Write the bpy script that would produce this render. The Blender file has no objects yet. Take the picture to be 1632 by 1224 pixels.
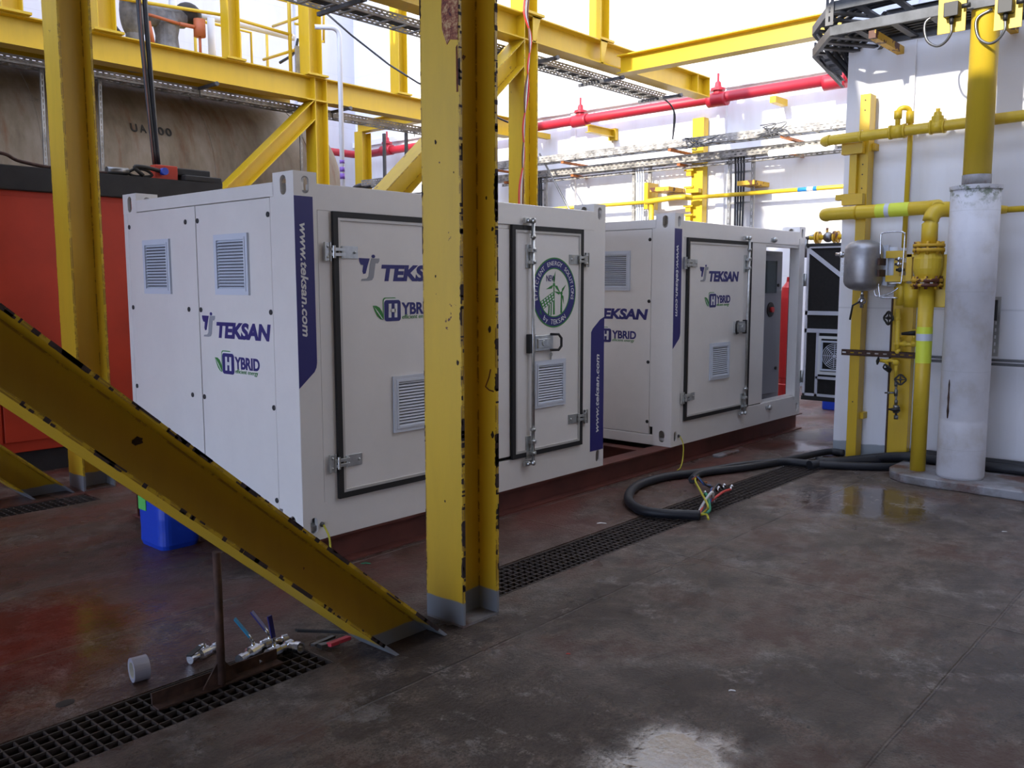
import bpy, bmesh, math, random
from mathutils import Vector, Matrix
random.seed(7)
C = bpy.context.scene.collection
SC = bpy.context.scene

# ---------------------------------------------------------------- camera
FPX = 1405.627
RW = Matrix(((0.6632648310207679, 0.08568493032325711, -0.7434634198442387),
             (-0.7483834708015682, 0.07408808796155875, -0.6591154192197285),
             (-0.0013944755252056004, 0.9935638117089907, 0.11326520869318474)))
CAM = Vector((-2.9227, -4.2078, 1.685))
cd = bpy.data.cameras.new('camera')
cd.sensor_fit = 'HORIZONTAL'; cd.sensor_width = 36.0; cd.lens = 36.0 * FPX / 1632.0
cd.clip_start = 0.05; cd.clip_end = 200
cam = bpy.data.objects.new('camera', cd); C.objects.link(cam)
cam.matrix_world = Matrix.Translation(CAM) @ RW.to_4x4()
SC.camera = cam

# ---------------------------------------------------------------- light and exposure
w = bpy.data.worlds.new('world'); SC.world = w; w.use_nodes = True
wn = w.node_tree.nodes; wl = w.node_tree.links; wn.clear()
wo = wn.new('ShaderNodeOutputWorld'); wb = wn.new('ShaderNodeBackground')
tcw = wn.new('ShaderNodeTexCoord'); sx = wn.new('ShaderNodeSeparateXYZ'); wr = wn.new('ShaderNodeValToRGB')
wl.new(tcw.outputs['Generated'], sx.inputs[0]); wl.new(sx.outputs['Z'], wr.inputs[0])
wr.color_ramp.elements[0].position = 0.0; wr.color_ramp.elements[0].color = (1.05, 1.16, 1.45, 1)
wr.color_ramp.elements[1].position = 0.6; wr.color_ramp.elements[1].color = (1.14, 1.17, 1.33, 1)
# the sky is brighter on the side of the low sun
dn = wn.new('ShaderNodeVectorMath'); dn.operation = 'DOT_PRODUCT'; nrm_ = wn.new('ShaderNodeVectorMath'); nrm_.operation = 'NORMALIZE'
wl.new(tcw.outputs['Generated'], nrm_.inputs[0]); wl.new(nrm_.outputs[0], dn.inputs[0]); dn.inputs[1].default_value = (-0.93, 0.09, 0.36)
gr_ = wn.new('ShaderNodeValToRGB'); wl.new(dn.outputs['Value'], gr_.inputs[0])
gr_.color_ramp.elements[0].position = .35; gr_.color_ramp.elements[0].color = (0, 0, 0, 1)
gr_.color_ramp.elements[1].position = 1.0; gr_.color_ramp.elements[1].color = (1.85, 2.35, 3.6, 1)
ad_ = wn.new('ShaderNodeMixRGB'); ad_.blend_type = 'ADD'; ad_.inputs[0].default_value = 1.0
wl.new(wr.outputs[0], ad_.inputs[1]); wl.new(gr_.outputs[0], ad_.inputs[2]); wl.new(ad_.outputs[0], wb.inputs[0]); wb.inputs[1].default_value = 1.05
wl.new(wb.outputs[0], wo.inputs[0])
sd = bpy.data.lights.new('sun', 'SUN'); sd.energy = 5.5; sd.angle = math.radians(1.3); sd.color = (1.0, 0.93, 0.80)
so = bpy.data.objects.new('sun', sd); C.objects.link(so); so.location = (-10, 3, 12)
so.rotation_euler = Vector((1.0, -0.10, -0.40)).to_track_quat('-Z', 'Y').to_euler()
SC.view_settings.view_transform = 'Standard'; SC.view_settings.look = 'None'
SC.view_settings.gamma = 1.0; SC.view_settings.use_curve_mapping = False
SC.view_settings.exposure = 0.25

# ---------------------------------------------------------------- measuring: the point of a world plane seen at a pixel
def P(u, v, ax, c):
    d = RW @ Vector(((u - 816) / FPX, -(v - 612) / FPX, -1.0))
    i = 'xyz'.index(ax)
    return CAM + d * ((c - CAM[i]) / d[i])

# ---------------------------------------------------------------- materials
MAT = {}
class N:
    def __init__(s, m):
        s.t = m.node_tree; s.b = s.t.nodes['Principled BSDF']
    def add(s, k, **kw):
        n = s.t.nodes.new('ShaderNode' + k)
        for a, b in kw.items(): setattr(n, a, b)
        return n
    def link(s, a, b): s.t.links.new(a, b)
    def geo(s):
        return s.add('NewGeometry').outputs['Position']
    def objc(s):
        return s.add('TexCoord').outputs['Object']
    def mapped(s, vec, sc):
        m = s.add('Mapping'); m.inputs['Scale'].default_value = sc; s.link(vec, m.inputs[0]); return m.outputs[0]
    def noise(s, vec, scale, detail=4, rough=0.55):
        n = s.add('TexNoise'); n.inputs['Scale'].default_value = scale; n.inputs['Detail'].default_value = detail
        n.inputs['Roughness'].default_value = rough; s.link(vec, n.inputs['Vector']); return n.outputs['Fac']
    def ramp(s, fac, stops):
        r = s.add('ValToRGB'); e = r.color_ramp.elements
        while len(e) > 1: e.remove(e[-1])
        e[0].position = stops[0][0]; e[0].color = col4(stops[0][1])
        for p, c in stops[1:]:
            x = e.new(p); x.color = col4(c)
        s.link(fac, r.inputs[0]); return r.outputs[0]
    def mix(s, fac, a, b):
        m = s.add('MixRGB')
        if isinstance(fac, float): m.inputs[0].default_value = fac
        else: s.link(fac, m.inputs[0])
        for i, q in ((1, a), (2, b)):
            if isinstance(q, tuple): m.inputs[i].default_value = col4(q)
            else: s.link(q, m.inputs[i])
        return m.outputs[0]
    def math(s, op, a, b=None, c=None):
        m = s.add('Math', operation=op)
        for i, q in enumerate((a, b, c)):
            if q is None: continue
            if isinstance(q, (int, float)): m.inputs[i].default_value = q
            else: s.link(q, m.inputs[i])
        return m.outputs[0]
    def bump(s, h, st=0.3, dist=0.01):
        b = s.add('Bump'); b.inputs['Strength'].default_value = st; b.inputs['Distance'].default_value = dist
        s.link(h, b.inputs['Height']); s.link(b.outputs[0], s.b.inputs['Normal'])
def col4(c):
    if isinstance(c, (int, float)): return (c, c, c, 1)
    return tuple(c)[:3] + (1,)
def mat(name, col=(.8, .8, .8), rough=0.5, metal=0.0, var=0.0, vs=6.0, bump=0.0, spec=None):
    m = bpy.data.materials.new(name); m.use_nodes = True; n = N(m)
    n.b.inputs['Roughness'].default_value = rough; n.b.inputs['Metallic'].default_value = metal
    if spec is not None: n.b.inputs['Specular IOR Level'].default_value = spec
    if var > 0:
        f = n.noise(n.geo(), vs, 5)
        lo = tuple(x * (1 - var) for x in col); hi = tuple(min(1, x * (1 + var * .5)) for x in col)
        n.link(n.ramp(f, [(0.3, lo), (0.65, hi)]), n.b.inputs['Base Color'])
        if bump: n.bump(n.noise(n.geo(), vs * 12, 3), bump, .004)
    else: n.b.inputs['Base Color'].default_value = col4(col)
    MAT[name] = m; return m

def yellow(name, col, chips=0.0, foot=None, streak=0.25, edge=True, rough=0.42):
    m = bpy.data.materials.new(name); m.use_nodes = True; n = N(m); g = n.geo()
    dirt = n.noise(n.mapped(g, (6, 6, 1.2)), 1.6, 6, .65)
    c = n.mix(n.ramp(dirt, [(.42, 0), (.75, streak)]), col, tuple(x * .62 for x in col[:2]) + (col[2] * .9,))
    sp = n.noise(g, 34, 3)
    rust = n.ramp(n.noise(g, 5.0, 8, .7), [(0.0, (.05, .012, .008)), (.5, (.11, .03, .012)), (1, (.02, .014, .012))])
    if chips > 0:
        msk = n.ramp(n.noise(g, 7.0, 6, .62), [(.725 - chips * .03, 0), (.735 - chips * .03, 1)])
        if edge:
            bv = n.add('Bevel', samples=4); bv.inputs['Radius'].default_value = .016
            ng = n.add('NewGeometry'); dt = n.add('VectorMath', operation='DOT_PRODUCT')
            n.link(bv.outputs[0], dt.inputs[0]); n.link(ng.outputs['Normal'], dt.inputs[1])
            e = n.ramp(dt.outputs['Value'], [(.93, 1), (.995, 0)])
            en = n.ramp(n.noise(g, 11, 6, .75), [(.47, 0), (.51, 1)])
            em = n.math('MULTIPLY', e, en)
            msk = n.math('MAXIMUM', msk, em)
        c = n.mix(msk, c, rust)
    if foot is not None:
        s = n.add('SeparateXYZ'); n.link(g, s.inputs[0])
        zz = n.math('ADD', s.outputs['Z'], n.math('MULTIPLY', n.noise(g, 6, 2), .03))
        f = n.ramp(zz, [(foot, 1), (foot + .006, 0)])
        c = n.mix(f, c, (.22, .24, .27))
    n.link(c, n.b.inputs['Base Color'])
    n.b.inputs['Roughness'].default_value = rough
    n.bump(n.noise(g, 60, 3), .12, .002)
    MAT[name] = m; return m

Y0 = (.62, .40, .008)
yellow('yellow_worn', (.66, .44, .015), chips=1.0, foot=None)
yellow('yellow_column', (.70, .46, .028), chips=1.0, foot=.135)
yellow('yellow_paint', Y0, chips=.45, edge=False)
yellow('yellow_pipe', (.68, .47, .03), chips=.25, edge=False, rough=.4)
yellow('yellow_rusty', (.62, .36, .02), chips=6, edge=False, rough=.55)

def wallmat(name, col, seam=1.2, streak=.12):
    m = bpy.data.materials.new(name); m.use_nodes = True; n = N(m); g = n.geo()
    s = n.add('SeparateXYZ'); n.link(g, s.inputs[0])
    d = n.noise(n.mapped(g, (2.2, 2.2, .35)), 1.4, 6, .6)
    c = n.mix(n.ramp(d, [(.45, 0), (.8, streak * 3)]), col, (col[0] * .72, col[1] * .66, col[2] * .56))
    wv = n.math('ABSOLUTE', n.math('SUBTRACT', n.math('FRACT', n.math('MULTIPLY', s.outputs['Z'], 1 / seam)), .5))
    ln = n.ramp(wv, [(0, 1), (.004, 0)])
    c = n.mix(n.math('MULTIPLY', ln, .5), c, tuple(x * .6 for x in col))
    f = n.ramp(n.math('ADD', s.outputs['Z'], n.math('MULTIPLY', n.noise(g, 4, 3), .05)), [(.17, 1), (.18, 0)])
    c = n.mix(f, c, (.30, .33, .36))
    n.link(c, n.b.inputs['Base Color']); n.b.inputs['Roughness'].default_value = .38
    n.bump(n.noise(g, 2.2, 3), .12, .05); MAT[name] = m
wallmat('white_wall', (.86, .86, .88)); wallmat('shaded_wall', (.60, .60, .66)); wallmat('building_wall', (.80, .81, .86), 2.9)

def cwhite(name, col):
    m = bpy.data.materials.new(name); m.use_nodes = True; n = N(m); g = n.geo()
    n.b.inputs['Roughness'].default_value = .30
    n.b.inputs['Coat Weight'].default_value = .3; n.b.inputs['Coat Roughness'].default_value = .12
    d = n.noise(g, 2.5, 6, .7)
    n.link(n.ramp(d, [(.35, tuple(x * .94 for x in col)), (.7, col)]), n.b.inputs['Base Color'])
    n.bump(n.noise(g, 160, 2), .06, .001); MAT[name] = m
cwhite('container_white', (.80, .772, .735))
mat('seal_rubber', (.012, .011, .011), .6)
mat('door_trim', (.55, .53, .50), .35, .3)
mat('vent_plastic', (.60, .64, .72), .45)
mat('vent_dark', (.03, .032, .04), .8)
mat('navy', (.022, .020, .16), .4)
mat('logo_gray', (.30, .31, .34), .45)
mat('logo_green', (.03, .22, .035), .45)
mat('logo_white', (.75, .75, .75), .45)
mat('zinc', (.52, .53, .52), .32, .85, var=.2, vs=20)
mat('black_plastic', (.012, .012, .013), .5)
mat('bolt_black', (.01, .01, .012), .5)
mat('skid_red', (.125, .034, .024), .6, var=.35, vs=4)
mat('crate_red', (.52, .042, .014), .55, var=.2, vs=1.5)
mat('chip_rust', (.035, .018, .014), .8, var=.6, vs=40)
mat('rust_patch_dark', (.16, .045, .02), .8, var=.4, vs=30)
mat('crate_black', (.022, .021, .022), .65, var=.3, vs=8)
mat('fire_red', (.40, .014, .030), .45, var=.12, vs=3)
mat('galv_tray', (.36, .35, .33), .5, .5, var=.45, vs=5)
mat('pale_tray', (.36, .34, .31), .6, .15, var=.65, vs=7)
mat('weathered_rail', (.085, .09, .10), .55, .2, var=.5, vs=5)
mat('dark_tray', (.10, .10, .105), .5, .5, var=.4, vs=5)
mat('lagging_gray', (.20, .20, .21), .85, var=.4, vs=9, bump=.8)
mat('steel_dark', (.20, .20, .20), .35, .9, var=.2, vs=15)
mat('steel_bright', (.62, .63, .66), .22, .95, var=.15, vs=25)
mat('tank_steel', (.36, .36, .38), .42, .75, var=.2, vs=10)
mat('rusty_iron', (.07, .035, .025), .75, .2, var=.5, vs=20)
mat('rubber_hose', (.014, .016, .022), .5)
mat('blue_plastic', (.010, .055, .50), .35)
mat('green_label', (.10, .50, .10), .5)
mat('yellow_label', (.72, .80, .06), .5)
mat('blue_label', (.03, .25, .62), .5)
mat('paper_white', (.75, .75, .75), .6)
mat('tape_silver', (.42, .42, .50), .38, .4)
mat('cream', (.62, .60, .52), .6)
mat('orange_rust', (.42, .13, .03), .6, var=.3, vs=12)
mat('valve_orange', (.45, .12, .045), .55)
mat('teal', (.02, .22, .40), .4)
mat('pink_red', (.55, .05, .07), .45)
mat('white_pipe', (.72, .72, .74), .4)
mat('purple_band', (.25, .12, .50), .5)
mat('wire_red', (.60, .05, .04), .5); mat('wire_green', (.02, .25, .13), .5); mat('wire_yellow', (.55, .50, .04), .5)
mat('wire_blue', (.03, .10, .35), .5); mat('wire_white', (.7, .7, .68), .5); mat('wire_brown', (.14, .05, .03), .5)
mat('cabinet_gray', (.20, .20, .23), .45)
mat('screen', (.012, .03, .04), .12)
mat('foam_black', (.012, .010, .009), .85, var=.3, vs=30)
mat('alu', (.66, .66, .72), .4, .3)
mat('deck_dark', (.10, .09, .08), .8)
mat('bounce_wall_tan', (.40, .28, .15), .8, var=.3, vs=1)
mat('trough', (.012, .011, .011), .8)
mat('grate_bar', (.075, .06, .055), .6, .4, var=.3, vs=9)
mat('drum_red', (.62, .03, .03), .35)
mat('black_paint', (.02, .018, .016), .6)

def tankmat():
    m = bpy.data.materials.new('tank_beige'); m.use_nodes = True; n = N(m); g = n.geo()
    a = n.noise(n.mapped(g, (1.5, .8, .5)), 1.6, 8, .65)
    c = n.ramp(a, [(.30, (.12, .085, .05)), (.45, (.20, .155, .10)), (.62, (.27, .22, .165)), (.8, (.32, .275, .225))])
    r = n.noise(n.mapped(g, (3.5, 1, .5)), 1.2, 7, .7)
    c = n.mix(n.ramp(r, [(.54, 0), (.70, .75)]), c, (.17, .065, .02))
    k = n.noise(g, 3.0, 8, .75); c = n.mix(n.ramp(k, [(.62, 0), (.72, .6)]), c, (.07, .05, .04))
    n.link(c, n.b.inputs['Base Color']); n.b.inputs['Roughness'].default_value = .6; MAT['tank_beige'] = m
tankmat()
def concpipe():
    m = bpy.data.materials.new('cladding'); m.use_nodes = True; n = N(m); g = n.geo()
    a = n.noise(g, 4, 8, .6)
    c = n.ramp(a, [(.3, (.48, .46, .45)), (.5, (.60, .60, .64)), (.7, (.66, .66, .70))])
    s = n.add('SeparateXYZ'); n.link(g, s.inputs[0])
    wv = n.math('ABSOLUTE', n.math('SUBTRACT', n.math('FRACT', n.math('MULTIPLY', s.outputs['Z'], 1.55)), .5))
    c = n.mix(n.math('MULTIPLY', n.ramp(wv, [(0, 1), (.005, 0)]), .35), c, (.3, .3, .3))
    top = n.math('MULTIPLY', n.ramp(s.outputs['Z'], [(0, 0), (1, 1)]), 1.0)
    mo = n.math('MULTIPLY', n.ramp(n.noise(g, 14, 6, .7), [(.5, 0), (.6, 1)]), n.ramp(n.math('MULTIPLY', s.outputs['Z'], .4), [(.90, 0), (.97, 1)]))
    c = n.mix(mo, c, (.12, .15, .09))
    n.link(c, n.b.inputs['Base Color']); n.b.inputs['Roughness'].default_value = .45
    n.bump(n.noise(g, 3, 4), .25, .03); MAT['cladding'] = m
concpipe()

def floormat():
    m = bpy.data.materials.new('wet_deck'); m.use_nodes = True; n = N(m); g = n.geo()
    s = n.add('SeparateXYZ'); n.link(g, s.inputs[0]); X, Y = s.outputs['X'], s.outputs['Y']
    a = n.noise(g, 1.1, 8, .65)
    c = n.ramp(a, [(.34, (.045, .028, .020)), (.46, (.115, .085, .066)), (.54, (.21, .168, .138)), (.68, (.26, .24, .225))])
    mm_ = n.noise(n.mapped(g, (1, 1.6, 1)), 3.2, 8, .72); c = n.mix(n.ramp(mm_, [(.38, .85), (.50, 0)]), c, (.036, .022, .016))
    m3_ = n.noise(n.mapped(g, (1.4, 1, 1)), 2.1, 8, .78); c = n.mix(n.ramp(m3_, [(.53, 0), (.62, .7)]), c, (.31, .28, .26))
    f = n.noise(g, 9, 8, .75)
    c = n.mix(n.ramp(f, [(.35, .75), (.58, 0)]), c, (.050, .036, .030))
    gr = n.noise(g, 85, 4, .8); c = n.mix(n.ramp(gr, [(.40, .55), (.52, 0), (.60, 0), (.70, .35)]), c, n.ramp(gr, [(.45, (.03, .025, .022)), (.55, (.34, .33, .31))]))
    # red oxide showing through, mostly on the side of the containers
    red = n.noise(n.mapped(g, (.55, 1.2, 1)), 1.3, 6, .6)
    side = n.ramp(n.math('MULTIPLY', n.math('ADD', Y, 3.0), .16), [(.30, .0), (.46, 1)])
    rm = n.math('MULTIPLY', n.ramp(red, [(.40, 0), (.60, 1)]), side)
    c = n.mix(n.math('MULTIPLY', rm, .85), c, (.14, .032, .020))
    r2 = n.ramp(n.noise(g, 1.1, 8, .75), [(.50, 0), (.60, .85)])
    c = n.mix(r2, c, (.085, .036, .021))
    # dirt specks
    sp = n.ramp(n.noise(g, 17, 7, .78), [(.60, 0), (.64, .9)])
    c = n.mix(sp, c, (.02, .017, .015))
    # plate seams
    wob = n.math('MULTIPLY', n.math('SUBTRACT', n.noise(g, 3, 3), .5), .02)
    sm = None
    for ax, v in ((Y, -1.52), (Y, -3.2), (Y, -.03), (Y, -5.0), (Y, .9), (X, 1.78), (X, -4.1), (X, 7.2)):
        d = n.math('ABSOLUTE', n.math('ADD', n.math('SUBTRACT', ax, v), wob))
        l = n.ramp(n.math('MULTIPLY', d, 10), [(.03, 1), (.09, 0)])
        sm = l if sm is None else n.math('MAXIMUM', sm, l)
    c = n.mix(n.math('MULTIPLY', sm, n.ramp(n.noise(g, 5, 3), [(.35, .0), (.6, .35)])), c, (.22, .20, .18))
    n.link(c, n.b.inputs['Base Color'])
    # wetness
    wet = n.noise(n.mapped(g, (.8, 1.1, 1)), .9, 5, .55)
    pud = None
    for px, py, rr in ((5.7, -.35, .55), (-.34, -2.66, .34), (3.9, -1.8, .9), (-1.6, .2, 1.1), (5.3, -.9, .3)):
        if rr == 0: continue
        vx = n.math('SUBTRACT', X, px); vy = n.math('SUBTRACT', Y, py)
        d = n.math('SQRT', n.math('ADD', n.math('MULTIPLY', vx, vx), n.math('MULTIPLY', vy, vy)))
        d = n.math('ADD', d, n.math('MULTIPLY', n.math('SUBTRACT', n.noise(g, 3.5, 4), .5), .6))
        q = n.ramp(n.math('DIVIDE', d, rr), [(.45, 1), (1.0, 0)])
        pud = q if pud is None else n.math('MAXIMUM', pud, q)
    base_r = n.ramp(wet, [(.38, .16), (.48, .30), (.60, .55)])
    rgh = n.mix(pud, base_r, (.10, .10, .10))
    n.link(rgh, n.b.inputs['Roughness'])
    h = n.math('ADD', n.math('MULTIPLY', n.noise(g, 75, 5, .7), n.math('SUBTRACT', 1.0, n.math('MULTIPLY', pud, .9))), n.math('MULTIPLY', sm, 1.2))
    h = n.math('ADD', h, n.math('MULTIPLY', n.noise(g, 7, 3), .6))
    h = n.math('ADD', h, n.math('MULTIPLY', n.noise(g, 38, 3, .6), 1.0)); h = n.math('MULTIPLY', h, n.math('SUBTRACT', 1.0, n.math('MULTIPLY', pud, .93))); n.bump(h, .75, .012); n.b.inputs['Specular IOR Level'].default_value = .42
    MAT['wet_deck'] = m
floormat()
m = bpy.data.materials.new('lamp_tube'); m.use_nodes = True; n = N(m)
n.b.inputs['Emission Color'].default_value = (1, .95, .75, 1); n.b.inputs['Emission Strength'].default_value = 6; MAT['lamp_tube'] = m

# ---------------------------------------------------------------- mesh helpers
V = Vector
class MB:
    def __init__(s): s.v = []; s.f = []; s.sm = []
    def poly(s, vs, fs, smooth=False):
        o = len(s.v); s.v += [tuple(x) for x in vs]
        for f in fs: s.f.append(tuple(i + o for i in f)); s.sm.append(smooth)
        return s
    def box(s, x0, x1, y0, y1, z0, z1):
        if x0 > x1: x0, x1 = x1, x0
        if y0 > y1: y0, y1 = y1, y0
        if z0 > z1: z0, z1 = z1, z0
        return s.poly([(x, y, z) for x in (x0, x1) for y in (y0, y1) for z in (z0, z1)],
                      [(0, 1, 3, 2), (4, 6, 7, 5), (0, 4, 5, 1), (2, 3, 7, 6), (0, 2, 6, 4), (1, 5, 7, 3)])
    def obox(s, o, a, b, c):
        o, a, b, c = V(o), V(a), V(b), V(c)
        if a.cross(b).dot(c) < 0: a, b = b, a
        vs = [o + a * i + b * j + c * k for i in (0, 1) for j in (0, 1) for k in (0, 1)]
        return s.poly(vs, [(0, 1, 3, 2), (4, 6, 7, 5), (0, 4, 5, 1), (2, 3, 7, 6), (0, 2, 6, 4), (1, 5, 7, 3)])
    def prism(s, pts, o, u, v, d, smooth=False):
        # 2D outline pts in (u,v) at o, extruded along d
        o, u, v, d = V(o), V(u), V(v), V(d)
        a = sum(pts[i][0] * pts[(i + 1) % len(pts)][1] - pts[(i + 1) % len(pts)][0] * pts[i][1] for i in range(len(pts)))
        if (a > 0) == (u.cross(v).dot(d) > 0): pts = pts[::-1]
        n = len(pts)
        A = [o + u * p[0] + v * p[1] for p in pts]; B = [p + d for p in A]
        s.poly(A + B, [tuple(range(n)), tuple(range(2 * n - 1, n - 1, -1))])
        o2 = len(s.v) - 2 * n
        for i in range(n):
            j = (i + 1) % n
            s.f.append((o2 + i, o2 + n + i, o2 + n + j, o2 + j)); s.sm.append(smooth)
        return s
    def tube(s, pts, r, seg=10, caps=True, smooth=True):
        pts = [V(p) for p in pts]; n = len(pts)
        rr = r if isinstance(r, (list, tuple)) else [r] * n
        t0 = (pts[1] - pts[0]).normalized()
        up = V((0, 0, 1)) if abs(t0.z) < .9 else V((1, 0, 0))
        nx = t0.cross(up).normalized(); vs = []
        for i, p in enumerate(pts):
            if i == 0: t = pts[1] - pts[0]
            elif i == n - 1: t = pts[-1] - pts[-2]
            else: t = (pts[i + 1] - pts[i]).normalized() + (pts[i] - pts[i - 1]).normalized()
            if t.length < 1e-9: t = t0
            t = t.normalized(); nx = (nx - t * nx.dot(t)).normalized(); ny = t.cross(nx)
            for k in range(seg):
                a = 2 * math.pi * k / seg
                vs.append(p + (nx * math.cos(a) + ny * math.sin(a)) * rr[i])
        fs = []
        for i in range(n - 1):
            for k in range(seg):
                l = (k + 1) % seg
                fs.append((i * seg + k, i * seg + l, (i + 1) * seg + l, (i + 1) * seg + k))
        s.poly(vs, fs, smooth)
        if caps:
            o = len(s.v) - len(vs)
            s.f.append(tuple(o + k for k in range(seg - 1, -1, -1))); s.sm.append(False)
            s.f.append(tuple(o + (n - 1) * seg + k for k in range(seg))); s.sm.append(False)
        return s
    def cyl(s, a, b, r, seg=16): return s.tube([a, b], r, seg)
    def lathe(s, o, ax, prof, seg=24):
        o = V(o); ax = V(ax).normalized()
        up = V((0, 0, 1)) if abs(ax.z) < .9 else V((1, 0, 0))
        nx = ax.cross(up).normalized(); ny = ax.cross(nx); vs = []; n = len(prof)
        for r, h in prof:
            for k in range(seg):
                a = 2 * math.pi * k / seg
                vs.append(o + ax * h + (nx * math.cos(a) + ny * math.sin(a)) * max(r, 1e-4))
        fs = [(i * seg + k, i * seg + (k + 1) % seg, (i + 1) * seg + (k + 1) % seg, (i + 1) * seg + k) for i in range(n - 1) for k in range(seg)]
        fs += [tuple(range(seg - 1, -1, -1)), tuple((n - 1) * seg + k for k in range(seg))]
        return s.poly(vs, fs, False)
    def ibeam(s, p0, p1, up, d=.26, b=.26, tf=.014, tw=.010):
        p0, p1 = V(p0), V(p1); ax = (p1 - p0); L = ax.length; a = ax / L
        up = V(up); up = (up - a * up.dot(a)).normalized(); sd_ = a.cross(up)
        h, q, t = d / 2, b / 2, tw / 2
        pts = [(-q, -h), (q, -h), (q, -h + tf), (t, -h + tf), (t, h - tf), (q, h - tf), (q, h), (-q, h), (-q, h - tf), (-t, h - tf), (-t, -h + tf), (-q, -h + tf)]
        return s.prism(pts, p0, sd_, up, ax)
    def channel(s, p0, p1, up, side, d=.12, b=.05, t=.005):
        p0, p1 = V(p0), V(p1); up = V(up).normalized(); side = V(side).normalized()
        pts = [(0, -d / 2), (b, -d / 2), (b, -d / 2 + t), (t, -d / 2 + t), (t, d / 2 - t), (b, d / 2 - t), (b, d / 2), (0, d / 2)]
        return s.prism(pts, p0, side, up, p1 - p0)
    def perf(s, o, u, v, L, H, t, rows=1, period=.07, slot=.045, sh=None):
        # thin plate with rows of slots; u along length, v across, both unit
        o, u, v = V(o), V(u), V(v); nn = u.cross(v).normalized() * t
        sh = sh or H * .22; gap = (H - rows * sh) / (rows + 1); y = 0
        for r in range(rows + 1):
            s.obox(o + v * y, u * L, v * gap, nn); y += gap
            if r < rows:
                k = int(L / period); off = (r % 2) * period * .5
                for i in range(k + 1):
                    a = i * period + off
                    if a >= L: break
                    s.obox(o + v * y + u * a, u * min(period - slot, L - a), v * sh, nn)
                y += sh
        return s
    def sphere(s, c, r, seg=12, rings=8, sc=(1, 1, 1)):
        c = V(c); vs = []; fs = []
        for i in range(rings + 1):
            th = math.pi * i / rings
            for k in range(seg):
                a = 2 * math.pi * k / seg
                vs.append(c + V((math.sin(th) * math.cos(a) * sc[0], math.sin(th) * math.sin(a) * sc[1], math.cos(th) * sc[2])) * r)
        for i in range(rings):
            for k in range(seg):
                l = (k + 1) % seg
                fs.append((i * seg + k, (i + 1) * seg + k, (i + 1) * seg + l, i * seg + l))
        return s.poly(vs, fs, True)
    def ring(s, outer, inner, o, u, v, d):
        # frame between two outlines with the same number of points
        o, u, v, d = V(o), V(u), V(v), V(d); n = len(outer)
        for i in range(n):
            j = (i + 1) % n
            s.prism([outer[i], outer[j], inner[j], inner[i]], o, u, v, d)
        return s
    def mesh(s, name, mats, base=V((0, 0, 0)), bevel=0):
        me = bpy.data.meshes.new(name)
        me.from_pydata([tuple(V(p) - base) for p in s.v], [], s.f)
        me.polygons.foreach_set('use_smooth', s.sm)
        me.materials.append(MAT[mats]); me.validate()
        bm = bmesh.new(); bm.from_mesh(me)
        bmesh.ops.recalc_face_normals(bm, faces=bm.faces)
        if bevel:
            bmesh.ops.remove_doubles(bm, verts=bm.verts, dist=1e-5)
            ed = [e for e in bm.edges if len(e.link_faces) == 2 and e.calc_face_angle(0) > .5]
            bmesh.ops.bevel(bm, geom=ed, offset=bevel, segments=3, profile=.7, affect='EDGES')
        bm.to_mesh(me); bm.free()
        me.update(); return me

ORG = {}
def thing(name, label, cat, loc, group=None):
    o = bpy.data.objects.new(name, None); C.objects.link(o); o.location = loc; o.empty_display_size = .1
    o['label'] = label; o['category'] = cat
    if group: o['group'] = group
    ORG[o.name] = V(loc); return o
def part(name, mb, m, parent, bevel=0, label=None, kind=None):
    base = ORG[parent.name]
    me = mb.mesh(name, m, base, bevel)
    o = bpy.data.objects.new(name, me); C.objects.link(o); o.parent = parent
    ORG[o.name] = base
    if label: o['label'] = label
    if kind: o['kind'] = kind
    return o
def asthing(o):
    o['kind'] = 'thing'; return o
def solo(name, mb, m, label, cat, group=None, bevel=0, kind=None):
    xs = [p[0] for p in mb.v]; ys = [p[1] for p in mb.v]; zs = [p[2] for p in mb.v]
    base = V(((min(xs) + max(xs)) / 2, (min(ys) + max(ys)) / 2, min(zs)))
    o = bpy.data.objects.new(name, mb.mesh(name, m, base, bevel)); C.objects.link(o); o.location = base
    ORG[o.name] = base
    o['label'] = label; o['category'] = cat
    if group: o['group'] = group
    if kind: o['kind'] = kind
    return o
def islands(mb, gap=.15):
    # separate shapes of one mesh, pieces nearer than gap stay together
    fs = {}; par = list(range(len(mb.v)))
    def fd(i):
        while par[i] != i: par[i] = par[par[i]]; i = par[i]
        return i
    for f in mb.f:
        for q in f[1:]: par[fd(q)] = fd(f[0])
    boxes = {}
    for i, p in enumerate(mb.v):
        r = fd(i); bb = boxes.setdefault(r, [list(p), list(p)])
        for k in range(3): bb[0][k] = min(bb[0][k], p[k]); bb[1][k] = max(bb[1][k], p[k])
    ks = list(boxes); grp = {k: k for k in ks}
    def gf(k):
        while grp[k] != k: k = grp[k]
        return k
    for i, a in enumerate(ks):
        for c in ks[i + 1:]:
            A, B = boxes[a], boxes[c]
            if all(A[0][q] - gap < B[1][q] and B[0][q] - gap < A[1][q] for q in range(3)): grp[gf(c)] = gf(a)
    out = {}
    for f, s_ in zip(mb.f, mb.sm):
        g_ = gf(fd(f[0])); o = out.setdefault(g_, (MB(), {})); m_, mp = o; nf = []
        for i in f:
            if i not in mp: mp[i] = len(m_.v); m_.v.append(mb.v[i])
            nf.append(mp[i])
        m_.f.append(tuple(nf)); m_.sm.append(s_)
    return [o[0] for o in out.values()]
def parts(name, mb, m, parent, gap=.15, bevel=0):
    for q in islands(mb, gap): part(name, q, m, parent, bevel)
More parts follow.
